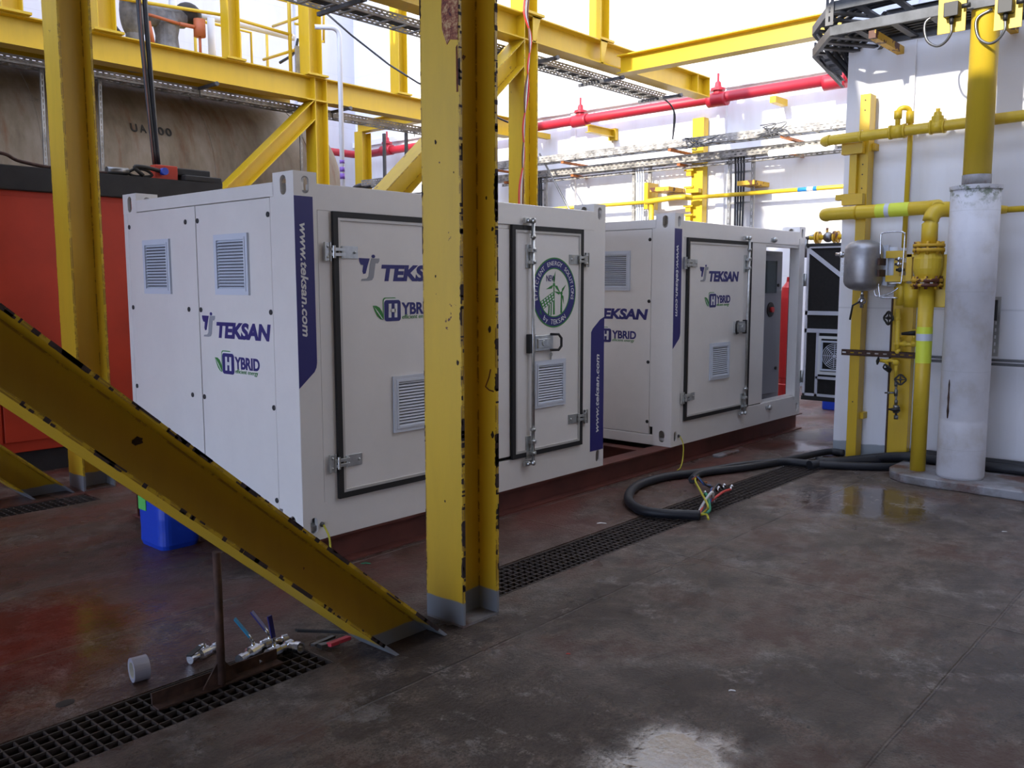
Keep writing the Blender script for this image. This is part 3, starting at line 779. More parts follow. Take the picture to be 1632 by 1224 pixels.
def container(x0, L, label, second):
    t = thing('container', label, 'container', (x0 + L / 2, WY / 2, ZB), 'white equipment containers')
    x1 = x0 + L; zt = ZB + H
    for cx_ in (x0 + .078, x1 - .078):
        for cy_ in (.10, WY - .10):
            casting(cx_, cy_, zt - .125, t); casting(cx_, cy_, ZB, t, False)
    fr = MB(); zr = zt - .05
    for ax_ in (x0, x1 - .156):
        for ay in (0, WY - .20):
            if ax_ == x0 and ay > 0: fr.box(ax_, ax_ + .156, WY - .052, WY, ZB + .17, zt - .12); fr.box(ax_ + .034, ax_ + .156, ay, WY, ZB + .17, zt - .12)
            elif second and ax_ != x0 and ay == 0: fr.box(ax_ + .02, ax_ + .156, 0, .11, ZB + .17, zt - .12)
            else: fr.box(ax_, ax_ + .156, ay, ay + (.237 if ax_ == x0 else .20), ZB + .17, zt - .12)
    for ay in (0, WY - .10):
        fr.box(x0 + .15, x1 - .15, ay, ay + .10, 2.10, zr); fr.box(x0 + .15, x1 - .15, ay, ay + .10, ZB, .405)
        fr.box(x0 + .15, x1 - .15, ay + .01, ay + .10, 2.07, 2.10)
    for ax_ in (x0, x1 - .12):
        fr.box(ax_, ax_ + .12, .19, WY - .19, 2.18, zr + .01); fr.box(ax_, ax_ + .12, .19, WY - .19, ZB, .28)
    part('frame', fr, 'container_white', t, bevel=.007)
    rf = MB(); rf.box(x0 + .1, x1 - .1, .08, WY - .08, 2.18, 2.215); rf.box(x0 + .05, x1 - .05, .06, WY - .06, ZB + .04, ZB + .07); part('roof_and_floor', rf, 'container_white', t)
    # short end facing left: two bolted panels
    for k, (ya, yb) in enumerate(((.238, 1.070), (1.078, 2.004))):
        b = MB(); b.box(x0 + .002, x0 + .03, ya + .003, yb, .285, 2.176); pn = part('end_panel', b, 'container_white', t, bevel=.003)
        b = MB()
        for yy in ((ya + .022, 1.049) if k == 0 else (1.20, yb - .022)):
            for zz in (2.082, 1.52, .958, .40):
                b.lathe((x0 + .002, yy, zz), -EX, [(.0001, 0), (.016, 0), (.016, .004), (.010, .007), (.0001, .007)], 14)
        part('panel_bolt', b, 'bolt_black', pn)
    bk = MB(); bk.box(x0 + .03, x0 + .05, .2, WY - .2, .25, 2.18); part('end_lining', bk, 'foam_black', t)
    louver('louver_vent', (x0 + .002, .846, 1.618), -EY, EZ, -EX, .376, .368, t)
    louver('louver_vent', (x0 + .002, 1.778, 1.618), -EY, EZ, -EX, .366, .365, t)
    teksan((x0 + .0015, 1.040, 1.350), -EY, EZ, -EX, t)
    hybrid((x0 + .0015, .813, 1.125), -EY, EZ, -EX, t)
    # far side
    b = MB(); b.box(x0 + .15, x1 - .15, WY - .02, WY - .005, .40, 2.10)
    if not second: part('back_panel', b, 'container_white', t)
    else:
        b = MB(); b.box(x0 + .15, x1 - .15, WY - .02, WY - .005, .40, 2.10); part('back_panel', b, 'container_white', t)
    # navy stripe with the web address, left end of the long side
    b = MB(); b.prism([(.0, 1.09), (.0, 2.173), (.125, 2.173), (.127, 1.235), (.122, 1.205), (.108, 1.180)], (x0, 0, 0), EX, EZ, V((0, -.0015, 0)))
    st = part('navy_stripe', b, 'navy', t)
    b = MB(); text(b, 'www.teksan.com', (x0 + .034, -.0015, 2.025), -EZ, EX, -EY, .048, .64, .022, .22, .0012); part('stripe_lettering', b, 'logo_white', st, label='white www.teksan.com lettering')
    # big door
    xa, xb = (x0 + .25, x0 + 1.45) if not second else (x0 + .205, x0 + 1.475)
    def door(xa, xb, za=.408, zb=2.10):
        d = MB(); d.box(xa + .02, xb - .02, -.012, .04, za + .02, zb - .02); leaf = part('door', d, 'container_white', t, bevel=.003)
        s = MB(); s.ring([(xa, za), (xb, za), (xb, zb), (xa, zb)], [(xa + .034, za + .034), (xb - .034, za + .034), (xb - .034, zb - .034), (xa + .034, zb - .034)], (0, -.022, 0), EX, EZ, V((0, .024, 0)))
        part('door_seal', s, 'seal_rubber', leaf)
        s = MB(); s.ring([(xa + .034, za + .034), (xb - .034, za + .034), (xb - .034, zb - .034), (xa + .034, zb - .034)], [(xa + .052, za + .052), (xb - .052, za + .052), (xb - .052, zb - .052), (xa + .052, zb - .052)], (0, -.020, 0), EX, EZ, V((0, .010, 0)))
        part('door_trim', s, 'door_trim', leaf, bevel=.002); return leaf
    leaf = door(xa, xb)
    dx = x0 + (.0 if not second else -.02)
    for z in (1.868, .628): hinge((xa + .012, -.012, z), 1, leaf)
    lx = x0 + (.682 if not second else .655)
    louver('louver_vent', (lx, -.014, .752), EX, EZ, -EY, .385, .356, leaf)
    teksan((x0 + .437, -.0125, 1.702), EX, EZ, -EY, leaf)
    hybrid((x0 + .625, -.0125, 1.454), EX, EZ, -EY, leaf)
    lock_rod(x0 + (1.37 if not second else 1.36), -.012, leaf, sgn=-1)
    if not second:
        b = MB(); b.box(xb + .006, x0 + 1.80, .001, .03, .433, 2.067); part('side_panel', b, 'container_white', t, bevel=.002)
        b = MB(); b.box(x0 + .156, xb, .03, .05, .4, 2.1); b.box(x0 + 1.8, x1 - .1, .03, .05, .4, 2.1); b.box(xb, x0 + 1.8, .032, .05, .4, 2.1); part('side_lining', b, 'foam_black', t)
        b = MB(); b.box(x0 + .156, x0 + .25, 0, .03, .40, 2.10); part('side_frame', b, 'container_white', t)
        b = MB(); b.box(x0 + 2.65, x1 - .15, 0, .03, .40, 2.10); part('side_frame', b, 'container_white', t)
        l2 = door(x0 + 1.808, x0 + 2.646)
        for z in (1.868, .628): hinge((x0 + 2.634, -.012, z), -1, l2)
        lock_rod(x0 + 2.008, -.012, l2, sgn=1)
        b = MB(); kx = x0 + 2.25; b.ring(arc((kx, 1.15), .016, 0, 360, 10)[:-1], arc((kx, 1.15), .009, 0, 360, 10)[:-1], (0, -.020, 0), EX, EZ, V((0, .003, 0))); b.box(kx - .004, kx + .004, -.02, -.017, 1.09, 1.14); b.box(kx, kx + .010, -.02, -.017, 1.09, 1.10); b.box(kx - .002, kx + .002, -.02, -.017, 1.16, 1.19)
        part('key', b, 'zinc', l2)
        louver('louver_vent', (x0 + 2.054, -.014, .757), EX, EZ, -EY, .364, .355, l2)
        roundel(V((x0 + 2.292, -.0125, 1.616)), l2)
        b = MB(); b.prism([(2.775, .326), (2.955, .326), (2.955, 1.415), (2.90, 1.395), (2.80, 1.325), (2.778, 1.295)], (x0, 0, 0), EX, EZ, V((0, -.0015, 0)))
        st = part('navy_stripe', b, 'navy', t)
        b = MB(); text(b, 'www.teksan.com', (x0 + 2.888, -.0015, .475), EZ, -EX, -EY, .048, .64, .022, .22, .0012); part('stripe_lettering', b, 'logo_white', st, label='white www.teksan.com lettering')
        # far end closed
        b = MB(); b.box(x1 - .03, x1 - .01, .2, WY - .2, .28, 2.18); part('far_end_panel', b, 'container_white', t)
    else:
        b = MB(); b.box(xb + .006, x0 + 1.82, .001, .03, .415, 2.085); part('side_panel', b, 'container_white', t, bevel=.002)
        b = MB(); b.box(x0 + .156, x0 + 1.80, .03, .05, .4, 2.1); part('side_lining', b, 'foam_black', t)
        b = MB(); b.box(x0 + .156, xa, 0, .03, .40, 2.10); part('side_frame', b, 'container_white', t)
        # open doorway: reveal
        b = MB(); b.box(x0 + 1.82, x1 - .13, .02, .12, .385, .415); b.box(x0 + 1.82, x0 + 1.85, .01, .06, .4, 2.09); part('doorway_reveal', b, 'container_white', t, bevel=.003)
        # far end is an open frame: side mullion and centre mullion only
        b = MB(); b.box(x1 - .09, x1 - .06, .11, .135, .28, 2.18); part('end_mullion', b, 'seal_rubber', t)
        b = MB(); b.box(x0 + .4, x0 + 2.5, 1.0, 1.9, .26, 2.05); part('battery_rack', b, 'cabinet_gray', t)
        # control cabinet
        b = MB(); b.box(x0 + 1.84, x0 + 2.695, .212, .66, .30, 2.04); cb = part('control_cabinet', b, 'cabinet_gray', t, bevel=.012)
        b = MB(); b.box(x0 + 1.88, x0 + 2.66, .20, .212, .44, 2.00); b2_ = part('cabinet_door', b, 'cabinet_gray', cb, bevel=.008)
        b = MB(); b.box(x0 + 2.20, x0 + 2.52, .192, .2, 1.575, 1.93); part('screen', b, 'screen', cb, label='dark touch screen')
        b = MB(); b.cyl((x0 + 2.385, .20, 1.39), (x0 + 2.385, .188, 1.39), .082, 24); part('button_plate', b, 'black_plastic', cb)
        b = MB(); b.cyl((x0 + 2.385, .189, 1.39), (x0 + 2.385, .16, 1.39), .030, 20); part('stop_button', b, 'drum_red', cb, label='red stop button')
        b = MB(); b.cyl((x0 + 2.56, .20, 1.66), (x0 + 2.56, .184, 1.66), .018, 12); b.cyl((x0 + 2.56, .20, .72), (x0 + 2.56, .184, .72), .018, 12); part('cabinet_lock', b, 'black_plastic', cb)
        # opened door leaf, edge on to the hinge post, pointing at the camera side
        X = x1 + .045; za, zb = .40, 2.105
        b = MB(); b.box(X + .012, X + .03, -.90, -.012, za, zb); dl = part('door', b, 'container_white', t, label='opened door leaf with black foam lining')
        b = MB(); b.box(X + .004, X + .014, -.87, -.03, za + .03, zb - .03); part('foam_lining', b, 'foam_black', dl)
        b = MB(); f = .028
        def bar(ya, yb, z0_, z1_): b.box(X - .012, X + .012, ya, yb, z0_, z1_)
        bar(-.90, -.012, zb - f * 1.1, zb - .012); bar(-.90, -.012, za, za + f); bar(-.012 - f, -.012, za, zb - .012); bar(-.90, -.90 + f, za, zb)
        bar(-.90, -.012, 1.325, 1.37); bar(-.90, -.012, 1.125, 1.17); bar(-.185, -.155, za, 1.13); bar(-.62, -.59, za, 1.13); bar(-.60, -.16, .60, .63)
        b.obox((X - .012, -.012 - f, zb - .03), (0, 0, -.055), (0, -.82, -.80 * .78), (.02, 0, 0))
        part('brace_frame', b, 'alu', dl)
        b = MB(); b.ring([(-.545, .655), (-.185, .655), (-.185, 1.09), (-.545, 1.09)], [(-.52, .69), (-.215, .69), (-.215, 1.06), (-.52, 1.06)], (X - .02, 0, 0), EY, EZ, V((.024, 0, 0))); part('fan_filter', b, 'logo_white', dl)
        b = MB(); b.ring([(-.53, .70), (-.22, .70), (-.22, 1.04), (-.53, 1.04)], [(-.51, .72), (-.24, .72), (-.24, 1.02), (-.51, 1.02)], (X - .03, 0, 0), EY, EZ, V((.012, 0, 0))); part('fan_surround', b, 'vent_plastic', dl)
        b = MB(); cy_, cz_ = -.375, .87
        for r in (.02, .04, .06, .08, .10, .12, .14): b.ring([(cy_ + r * math.cos(a), cz_ + r * math.sin(a)) for a in [i * math.pi / 14 for i in range(28)]], [(cy_ + (r - .006) * math.cos(a), cz_ + (r - .006) * math.sin(a)) for a in [i * math.pi / 14 for i in range(28)]], (X - .027, 0, 0), EY, EZ, V((.006, 0, 0)))
        for a in range(8): b.obox((X - .028, cy_, cz_), V((0, math.cos(a * math.pi / 4), math.sin(a * math.pi / 4))) * .13, V((0, -math.sin(a * math.pi / 4), math.cos(a * math.pi / 4))) * .005, (.006, 0, 0))
        part('fan_grille', b, 'vent_plastic', dl)
        b = MB(); b.box(X - .02, X + .03, -.92, .0, zb - .012, zb + .022); b.box(X - .01, X + .03, -.92, .0, za - .05, za - .002); part('door_seal', b, 'seal_rubber', dl)
        for z in (1.72, .62):
            b = MB(); b.box(x1 - .035, x1 + .03, -.010, .002, z - .07, z + .07); b.cyl((x1 + .015, -.012, z - .07), (x1 + .015, -.012, z + .07), .012, 10); part('hinge', b, 'zinc', dl)
        b = MB()
        for z in (2.14, .346): b.box(x0 + 1.93, x0 + 2.04, -.012, 0, z - .016, z + .016); b.sphere((x0 + 1.985, -.018, z), .03, 10, 6)
        part('rod_keeper', b, 'zinc', t)
    # earth bolt and wire at the lower left
    b = MB(); b.lathe((x0 + .13, 0, .275), -EY, [(.0001, 0), (.016, 0), (.016, .008), (.008, .010), (.008, .02), (.0001, .02)], 8); part('earth_bolt', b, 'steel_dark', t)
    return t

def roundel(c, parent):
    R = .262; u, v, nn = EX, EZ, -EY
    def circ(r, n=56): return arc((0, 0), r, 0, 360, n)[:-1]
    g = MB(); g.ring(circ(R), circ(R - .010), c, u, v, nn * .0016); g.ring(circ(.186), circ(.178), c, u, v, nn * .0016)
    nv = MB(); nv.ring(circ(R - .008), circ(.184), c, u, v, nn * .0014)
    wt = MB()
    def onarc(txt, r, a0, a1, cap, inward=False):
        n_ = len(txt)
        for i, ch in enumerate(txt):
            if ch == ' ': continue
            a = math.radians(a0 + (a1 - a0) * (i + .5) / n_); d = u * math.cos(a) + v * math.sin(a); tn = u * math.sin(a) - v * math.cos(a)
            if inward: text(wt, ch, c + d * (r + cap * .5) + nn * .0014, -tn, -d, nn, cap, None, .004, 0, .001, True)
            else: text(wt, ch, c + d * (r - cap * .5) + nn * .0014, tn, d, nn, cap, None, .004, 0, .001, True)
    onarc('EFFICIENT ENERGY SOLUTIONS', .220, 196, -16, .032)
    onarc('by TEKSAN', .220, 234, 306, .036, True)
    text(nv, 'NEW', c + u * -.095 + v * .085, u, v, nn, .045, .105, .01, 0, .0016)
    def q(pts): g.prism(pts, c, u, v, nn * .0016)
    def turb(x, y, h, r, ph):
        q([(x - .010, y - h), (x + .010, y - h), (x + .004, y), (x - .004, y)])
        for k in range(3):
            a = math.radians(ph + 120 * k); ca, sa = math.cos(a), math.sin(a)
            q([(x + ca * .01, y + sa * .01), (x + ca * r * .35 - sa * .018 * r / .1, y + sa * r * .35 + ca * .018 * r / .1), (x + ca * r, y + sa * r), (x + ca * r * .35 + sa * .004, y + sa * r * .35 - ca * .004)])
        g.prism(arc((x, y), .013, 0, 360, 12)[:-1], c, u, v, nn * .0018)
    turb(-.005, .06, .225, .10, 80); turb(.085, -.005, .15, .085, 50)
    pl = [(-.165, -.065), (-.02, .005), (.005, -.055), (-.135, -.125)]
    g.prism(pl, c, u, v, nn * .0013)
    for i in range(5):
        for j in range(3):
            a_, b_ = (i + .24) / 5, (i + .80) / 5; c_, d_ = (j + .24) / 3, (j + .80) / 3
            def bl(s_, t_):
                x = (pl[0][0] * (1 - s_) + pl[1][0] * s_) * (1 - t_) + (pl[3][0] * (1 - s_) + pl[2][0] * s_) * t_
                y = (pl[0][1] * (1 - s_) + pl[1][1] * s_) * (1 - t_) + (pl[3][1] * (1 - s_) + pl[2][1] * s_) * t_
                return (x, y)
            wt.prism([bl(a_, c_), bl(b_, c_), bl(b_, d_), bl(a_, d_)], c, u, v, nn * .0018)
    q([(-.075, -.165), (-.060, -.165), (-.055, -.09), (-.068, -.095)]); q([(-.045, -.17), (-.034, -.17), (-.030, -.075), (-.040, -.08)])
    q([(-.165, -.115), (-.15, -.16), (-.155, -.165), (-.172, -.14)]); 
    r = part('roundel_ring', nv, 'navy', parent, label='navy round badge'); part('roundel_green', g, 'logo_green', r); part('roundel_lettering', wt, 'logo_white', r, label='white wording EFFICIENT ENERGY SOLUTIONS by TEKSAN')

container(0.0, 2.96, 'nearer white equipment container with closed doors and a round green and navy badge', False)
container(4.02, 2.80, 'farther white equipment container with its end door standing open', True)
# earth wires
q = MB(); q.tube(smoothpath([(.13, -.018, .275), (.145, -.05, .20), (.14, -.06, .10), (.12, -.05, .012)], 5), .006, 6)
solo('earth_wire', q, 'wire_yellow', 'yellow green earth wire hanging from the near corner of the nearer container', 'wire', 'earth wires')
q = MB(); q.tube(smoothpath([(4.15, -.018, .275), (4.165, -.045, .20), (4.14, -.06, .08), (4.03, -.10, .008), (3.93, -.13, .008)], 5), .006, 6)
solo('earth_wire', q, 'wire_yellow', 'yellow green earth wire hanging from the near corner of the farther container', 'wire', 'earth wires')
q = MB(); q.lathe((7.65, .545, 0), EZ, [(.0001, 0), (.11, 0), (.11, .42), (.10, .43), (.10, .50), (.11, .51), (.11, 1.5), (.085, 1.63), (.035, 1.70), (.03, 1.76), (.0001, 1.76)], 20)
solo('gas_cylinder', q, 'drum_red', 'red gas cylinder seen through the open doorway beside the grey cabinet', 'gas cylinder')
# ================================================================ left background: orange red container, tank, sling
t = thing('storage_container', 'orange red steel container with a black roof edge behind the left column', 'container', (-1.0, 5.3, 0))
b = MB(); b.box(-4.2, 1.93, 4.17, 6.5, .20, 2.50); part('body', b, 'crate_red', t, bevel=.01)
b = MB(); b.box(-4.25, 2.0, 4.12, 6.55, 2.49, 2.70); b.box(1.60, 2.0, 4.12, 6.55, 2.70, 2.76); part('roof_edge', b, 'crate_black', t, bevel=.02, label='black roof edge')
b = MB(); b.box(-4.2, 1.95, 4.20, 6.5, 0, .20); part('base_skid', b, 'crate_black', t)
b = MB(); b.box(-2.1, -.19, 4.150, 4.17, .30, 2.44); d1 = part('door', b, 'crate_red', t, bevel=.004)
b = MB(); b.box(-.17, 1.75, 4.150, 4.17, .30, 2.44); d2 = part('door', b, 'crate_red', t, bevel=.004)
for z in (.75, 2.05):
    b = MB(); b.box(-.22, -.14, 4.13, 4.15, z - .09, z + .09); b.cyl((-.18, 4.125, z - .10), (-.18, 4.125, z + .10), .014, 10); part('hinge', b, 'crate_red', d2)
b = MB(); b.box(1.55, 1.92, 4.20, 4.50, 2.76, 2.83); part('lifting_box', b, 'crate_black', t, bevel=.02)
b = MB(); b.box(1.33, 1.56, 4.19, 4.30, 2.70, 2.84); part('pad_eye', b, 'crate_red', t, bevel=.01, label='orange red lifting eye')
# sling lying on the roof edge
t = thing('wire_sling', 'wire rope sling with shackle lying on the black roof edge of the orange red container', 'sling', (.6, 4.25, 2.70))
b = MB(); z0 = 2.715; b.tube(smoothpath([(-.30, 4.40, 2.75), (-.20, 4.25, 2.80), (-.02, 4.2, 2.80), (.12, 4.22, 2.75), (.45, 4.22, z0), (.9, 4.2, z0), (1.0, 4.2, z0 + .01)], 6), .016, 8); part('rope', b, 'rusty_iron', t)
b = MB(); b.cyl((.86, 4.20, 2.74), (1.06, 4.20, 2.745), .036, 14); part('ferrule', b, 'steel_dark', t, label='grey ferrule')
b = MB(); b.tube(smoothpath([(1.06, 4.2, 2.74), (1.14, 4.2, 2.78), (1.24, 4.2, 2.775), (1.30, 4.2, 2.735), (1.24, 4.2, 2.715), (1.12, 4.2, 2.712), (1.06, 4.2, 2.735)], 5), .014, 8)
b.tube(smoothpath([(1.20, 4.18, 2.72), (1.12, 4.18, 2.79), (1.22, 4.18, 2.80), (1.40, 4.18, 2.775)], 5), .020, 8); part('shackle', b, 'black_paint', t)
b = MB(); b.cyl((1.40, 4.13, 2.775), (1.40, 4.22, 2.775), .035, 14); part('shackle_pin', b, 'blue_plastic', t, label='blue shackle pin')

t = thing('storage_tank', 'stained beige horizontal tank with UA lettering behind the orange red container', 'tank', (2, 9.95, 0))
TC = V((0, 9.95, 3.27)); TRD = 1.60
b = MB(); prof = [(.0001, -4.7), (.8, -4.6), (1.3, -4.35), (TRD, -3.9)] + [(TRD, x) for x in (-2, 0, 2, 4, 6.35)] + [(TRD * .985, 6.55), (TRD * .93, 6.80), (TRD * .82, 7.02), (TRD * .6, 7.22), (TRD * .3, 7.34), (.0001, 7.38)]
b.lathe(TC, EX, prof, 64)
for i in range(len(b.sm)): b.sm[i] = True
part('shell', b, 'tank_beige', t)
for x in (-.9, 1.9, 4.4, 6.2):
    b = MB(); b.ring([(TC.y + (TRD + .008) * math.cos(a), TC.z + (TRD + .008) * math.sin(a)) for a in [i * math.pi / 32 for i in range(64)]], [(TC.y + (TRD - .01) * math.cos(a), TC.z + (TRD - .01) * math.sin(a)) for a in [i * math.pi / 32 for i in range(64)]], (x, 0, 0), EY, EZ, V((.022, 0, 0))); part('seam_band', b, 'tank_beige', t)
for x in (-2.2, 5.2):
    b = MB(); b.prism([(9.0, 0), (10.9, 0), (11.1, 2.2), (10.6, 1.9), (9.95, 1.70), (9.3, 1.9), (8.8, 2.2)], (x, 0, 0), EY, EZ, V((.25, 0, 0))); part('saddle', b, 'yellow_paint', t)
b = MB(); z = 3.86; yy = TC.y - math.sqrt(TRD ** 2 - (z - TC.z) ** 2) - .012
tl = V((0, .37, 1)).normalized(); k = 0
for ch, x in (('U', 3.16), ('A', 3.29), ('1', 3.44), ('0', 3.56), ('0', 3.68)): text(b, ch, (x, yy, z), EX, tl, V((0, -.93, .34)), .125, .095, .022, 0, .004)
part('stencil_lettering', b, 'black_paint', t, label='black stencilled tank number')
# lower white skirt beyond the tank end
def slotted(p0, p1, u, wdt, m_, name, label, cat, group=None, rows=1, period=.05, slot=.026, parent=None, depth=.02):
    p0, p1 = V(p0), V(p1); a = (p1 - p0); L = a.length; a = a / L; b = MB()
    u = V(u).normalized()
    b.perf(p0 - u * wdt / 2, a, u, L, wdt, .004, rows, period, slot)
    nn = a.cross(u).normalized()
    b.obox(p0 - u * wdt / 2, a * L, u * .004, nn * depth); b.obox(p0 + u * (wdt / 2 - .004), a * L, u * .004, nn * depth)
    if parent: return part(name, b, m_, parent)
    return solo(name, b, m_, label, cat, group)
for u0, u1, lb in ((66, 74, 'slotted upright strut on the beige tank, left of the left column'), (158, 164, 'slotted upright strut on the beige tank, right of the left column'), (479, 482, 'slotted upright strut behind the far left column')):
    p = P(u0, 100 if u0 < 400 else 170, 'y', 8.05); q_ = P(u1, 290, 'y', 8.05)
    slotted((q_.x, 8.05, q_.z - .3), (p.x, 8.05, 4.45), EX, .05, 'galv_tray', 'slotted_strut', lb, 'strut', 'slotted struts before the beige tank', period=.075, slot=.05)

# cable ladders with pierced side rails
def tray(t, p0, p1, side, width, hgt, m_, rung=.3, rows=2, period=.075):
    p0, p1, side = V(p0), V(p1), V(side).normalized(); a = p1 - p0; L = a.length; a /= L; up = side.cross(a).normalized()
    if up.z < 0: up = -up
    for s_ in (0, 1):
        b = MB(); o = p0 + side * width * s_
        b.perf(o, a, up, L, hgt, .003, rows, period, period * .55, hgt * .10)
        b.obox(o, a * L, side * (.018 if s_ == 0 else -.018), up * .003); b.obox(o + up * hgt, a * L, side * (.018 if s_ == 0 else -.018), up * .003)
        part('side_rail', b, m_, t)
    b = MB(); k = int(L / rung)
    for i in range(k): b.obox(p0 + a * (i + .5) * rung + up * .01, a * .03, side * width, up * .012)
    part('rung_mesh', b, m_, t)
t = thing('cable_tray', 'grey pierced cable tray slung under the upper left beam above the tank', 'cable tray', (2, 7.9, 4.2), 'cable trays')
tray(t, (.0, 7.86, 4.40), (9.0, 7.86, 4.40), EY, .25, .10, 'galv_tray')
b = MB()
for x in (2.15, 3.9, 6.25, 8.3): b.box(x - .02, x + .02, 7.40, 8.15, 4.46, 4.50); b.cyl((x, 7.42, 4.48), (x, 7.36, 4.48), .03, 10); b.cyl((x, 8.12, 4.50), (x, 8.12, 4.36), .008, 6); b.cyl((x, 7.84, 4.50), (x, 7.84, 4.36), .008, 6)
parts('hanger', b, 'dark_tray', t)
t = thing('cable_tray', 'pierced cable tray hung below the middle yellow beam', 'cable tray', (5, 2.95, 4.40), 'cable trays')
tray(t, (.6, 3.43, 4.55), (9.35, 3.43, 4.55), EY, .30, .085, 'galv_tray', .25)
b = MB()
for x in (1.5, 3.0, 6.1, 7.55, 9.1): b.box(x - .02, x + .02, 3.04, 3.78, 4.50, 4.54); b.cyl((x, 3.0, 4.52), (x, 3.05, 4.52), .03, 8)
parts('hanger', b, 'dark_tray', t)
b = MB()
for k in range(4): b.tube(smoothpath([(.6, 3.50 + k * .05, 4.59), (3, 3.51 + k * .05, 4.595), (6, 3.49 + k * .05, 4.59), (9.3, 3.52 + k * .045, 4.59)], 6), .012, 6)
part('cables', b, 'rubber_hose', t)
q = MB(); e0 = P(1070, 160, 'y', 3.05)
for dy in (0, .05): q.tube(smoothpath([(9.1, 3.52 + dy, 4.59), (9.40, 3.50, 4.57), P(1072, 172 , 'y', 3.4 + dy), P(1076 - dy * 40, 190, 'y', 3.4), P(1072, 222, 'y', 3.4 + dy)], 6), .011, 6)
solo('hanging_cable', q, 'rubber_hose', 'black cables dropping from the end of the tray under the middle beam', 'cable')

t = thing('walkway', 'yellow plated walkway above the beige tank behind the upper left beam', 'walkway', (2, 8.7, 4.83))
b = MB(); b.box(-4, 6.2, 7.72, 9.25, 4.875, 4.89); part('deck_plate', b, 'yellow_paint', t)
for y_ in (8.3, 8.95):
    b = MB(); b.channel((-4, y_, 4.80), (6.2, y_, 4.80), EZ, EY, .11, .05, .006); part('stringer', b, 'yellow_paint', t)
# upper level at far left: lagged valves, pipes, guard rails
def yk(u, v, y=7.56): return P(u, v, 'y', y)
t = thing('lagged_valve', 'pipe valve wrapped in grey padded lagging above the upper left beam', 'valve', (3.3, 8.0, 4.9))
b = MB(); c0 = yk(213, 20, 8.0); b.sphere((c0.x, 8.0, c0.z), .30, 20, 14, (.62, .62, 1.25)); b.cyl((c0.x, 8, 4.6), (c0.x, 8, c0.z), .12, 14); part('lagging', b, 'lagging_gray', t)
b = MB(); c1_ = yk(265, 40, 8.0); b.lathe((c1_.x, 8.0, 4.85), EZ, [(.0001, 0), (.13, .0), (.17, .1), (.15, .3), (.18, .45), (.15, .62), (.0001, .64)], 18); part('lagging', b, 'lagging_gray', t)
b = MB(); b.tube([(c0.x, 8, 5.35), (c1_.x + .25, 8, 5.45)], .14, 16); part('lagging', b, 'lagging_gray', t)
b = MB(); b.sphere((c1_.x + .33, 7.98, 5.52), .18, 14, 10, (1.1, .8, .9)); b.sphere((c0.x, 8, 5.75), .2, 12, 8); part('black_cap', b, 'black_paint', t)
q = MB(); a_, b_ = yk(286, 38, 7.8), yk(318, 45, 7.8); q.tube([a_, b_], .028, 10); q.cyl(b_ + V((0, 0, -.12)), b_ + V((0, 0, .12)), .085, 8); q.cyl((a_.x - .45, 7.8, a_.z - .06), (a_.x - .40, 7.8, a_.z - .35), .03, 8); q.tube([(a_.x - .45, 7.8, a_.z + .03), a_], .022, 8); q.tube([b_, (b_.x, 7.8, 4.88)], .02, 8)
solo('valve_key', q, 'valve_orange', 'orange brown valve spindle sticking out beside the grey lagging', 'valve')
t = thing('guard_rail', 'yellow guard rail along the upper left walkway', 'railing', (4, 8.1, 4.88))
def rail(t, pts, r=.024, m_='yellow_pipe', nm='rail_tube'):
    b = MB(); b.tube(pts, r, 10); return part(nm, b, m_, t)
rail(t, [yk(120, -14, 7.8), yk(355, 24, 7.8), yk(465, 56, 7.8)])
rail(t, [yk(300, 30, 9.2), yk(350, 40, 9.2), yk(400, 52, 9.2), (yk(400, 52, 9.2).x, 9.2, 4.85)])
rail(t, [yk(310, 33, 9.0), (yk(310, 33, 9.0).x, 9.0, 4.85)])
for uu in (382, 425): rail(t, [yk(uu, 52, 8.9), (yk(uu, 52, 8.9).x, 8.9, 4.85)])
x_ = yk(462, 60, 7.8).x; rail(t, [(x_, 7.8, 4.88), (x_, 7.8, 7.0)], .03)
rail(t, [yk(435, 42, 8.9), yk(478, 27, 7.8)]); rail(t, [yk(420, 95, 8.9), yk(475, 78, 7.8)]); rail(t, [yk(400, -12, 8.6), yk(475, 6, 7.8)])
for a_, b_ in (((470, 5), (517, 12)), ((470, 38), (517, 42)), ((470, 78), (515, 66))):
    rail(t, [yk(a_[0], a_[1], 7.72), yk(b_[0], b_[1], 7.72)], .02)
rail(t, [yk(516, 10, 7.72), yk(516, 68, 7.72)], .02)
t = thing('grey_pipe', 'grey white process pipe running behind the upper left guard rail', 'pipe', (4, 8.2, 5.0))
b = MB(); b.tube([yk(298, 20, 8.2), yk(350, 31, 8.2), yk(468, 60, 8.2)], .05, 14); part('run', b, 'white_pipe', t)
b = MB()
for uu, vv in ((336, 30), (274, -20)): p = yk(uu, vv, 8.15); b.tube([(p.x, 8.15, p.z), (p.x, 8.15, 4.8)], .055, 14)
part('riser', b, 'white_pipe', t)
q = MB(); q.tube(smoothpath([yk(160, -8, 7.9), yk(168, 12, 7.9), yk(180, 38, 7.9), yk(190, 52, 7.9)], 5), .03, 8)
solo('black_hose', q, 'rubber_hose', 'black hose curving down above the upper left beam', 'hose')
q = MB(); q.tube(smoothpath([yk(475, 62, 8.0), yk(468, 85, 8.0), yk(446, 100, 8.0)], 5), .022, 8)
solo('black_hose', q, 'rubber_hose', 'short black hose beside the stout yellow post', 'hose')
q = MB(); q.box(yk(470, 50, 7.7).x, yk(474, 50, 7.7).x + .03, 7.68, 7.72, 4.88, 5.35); solo('slotted_strut', q, 'galv_tray', 'small grey strut left of the stout yellow post', 'strut')
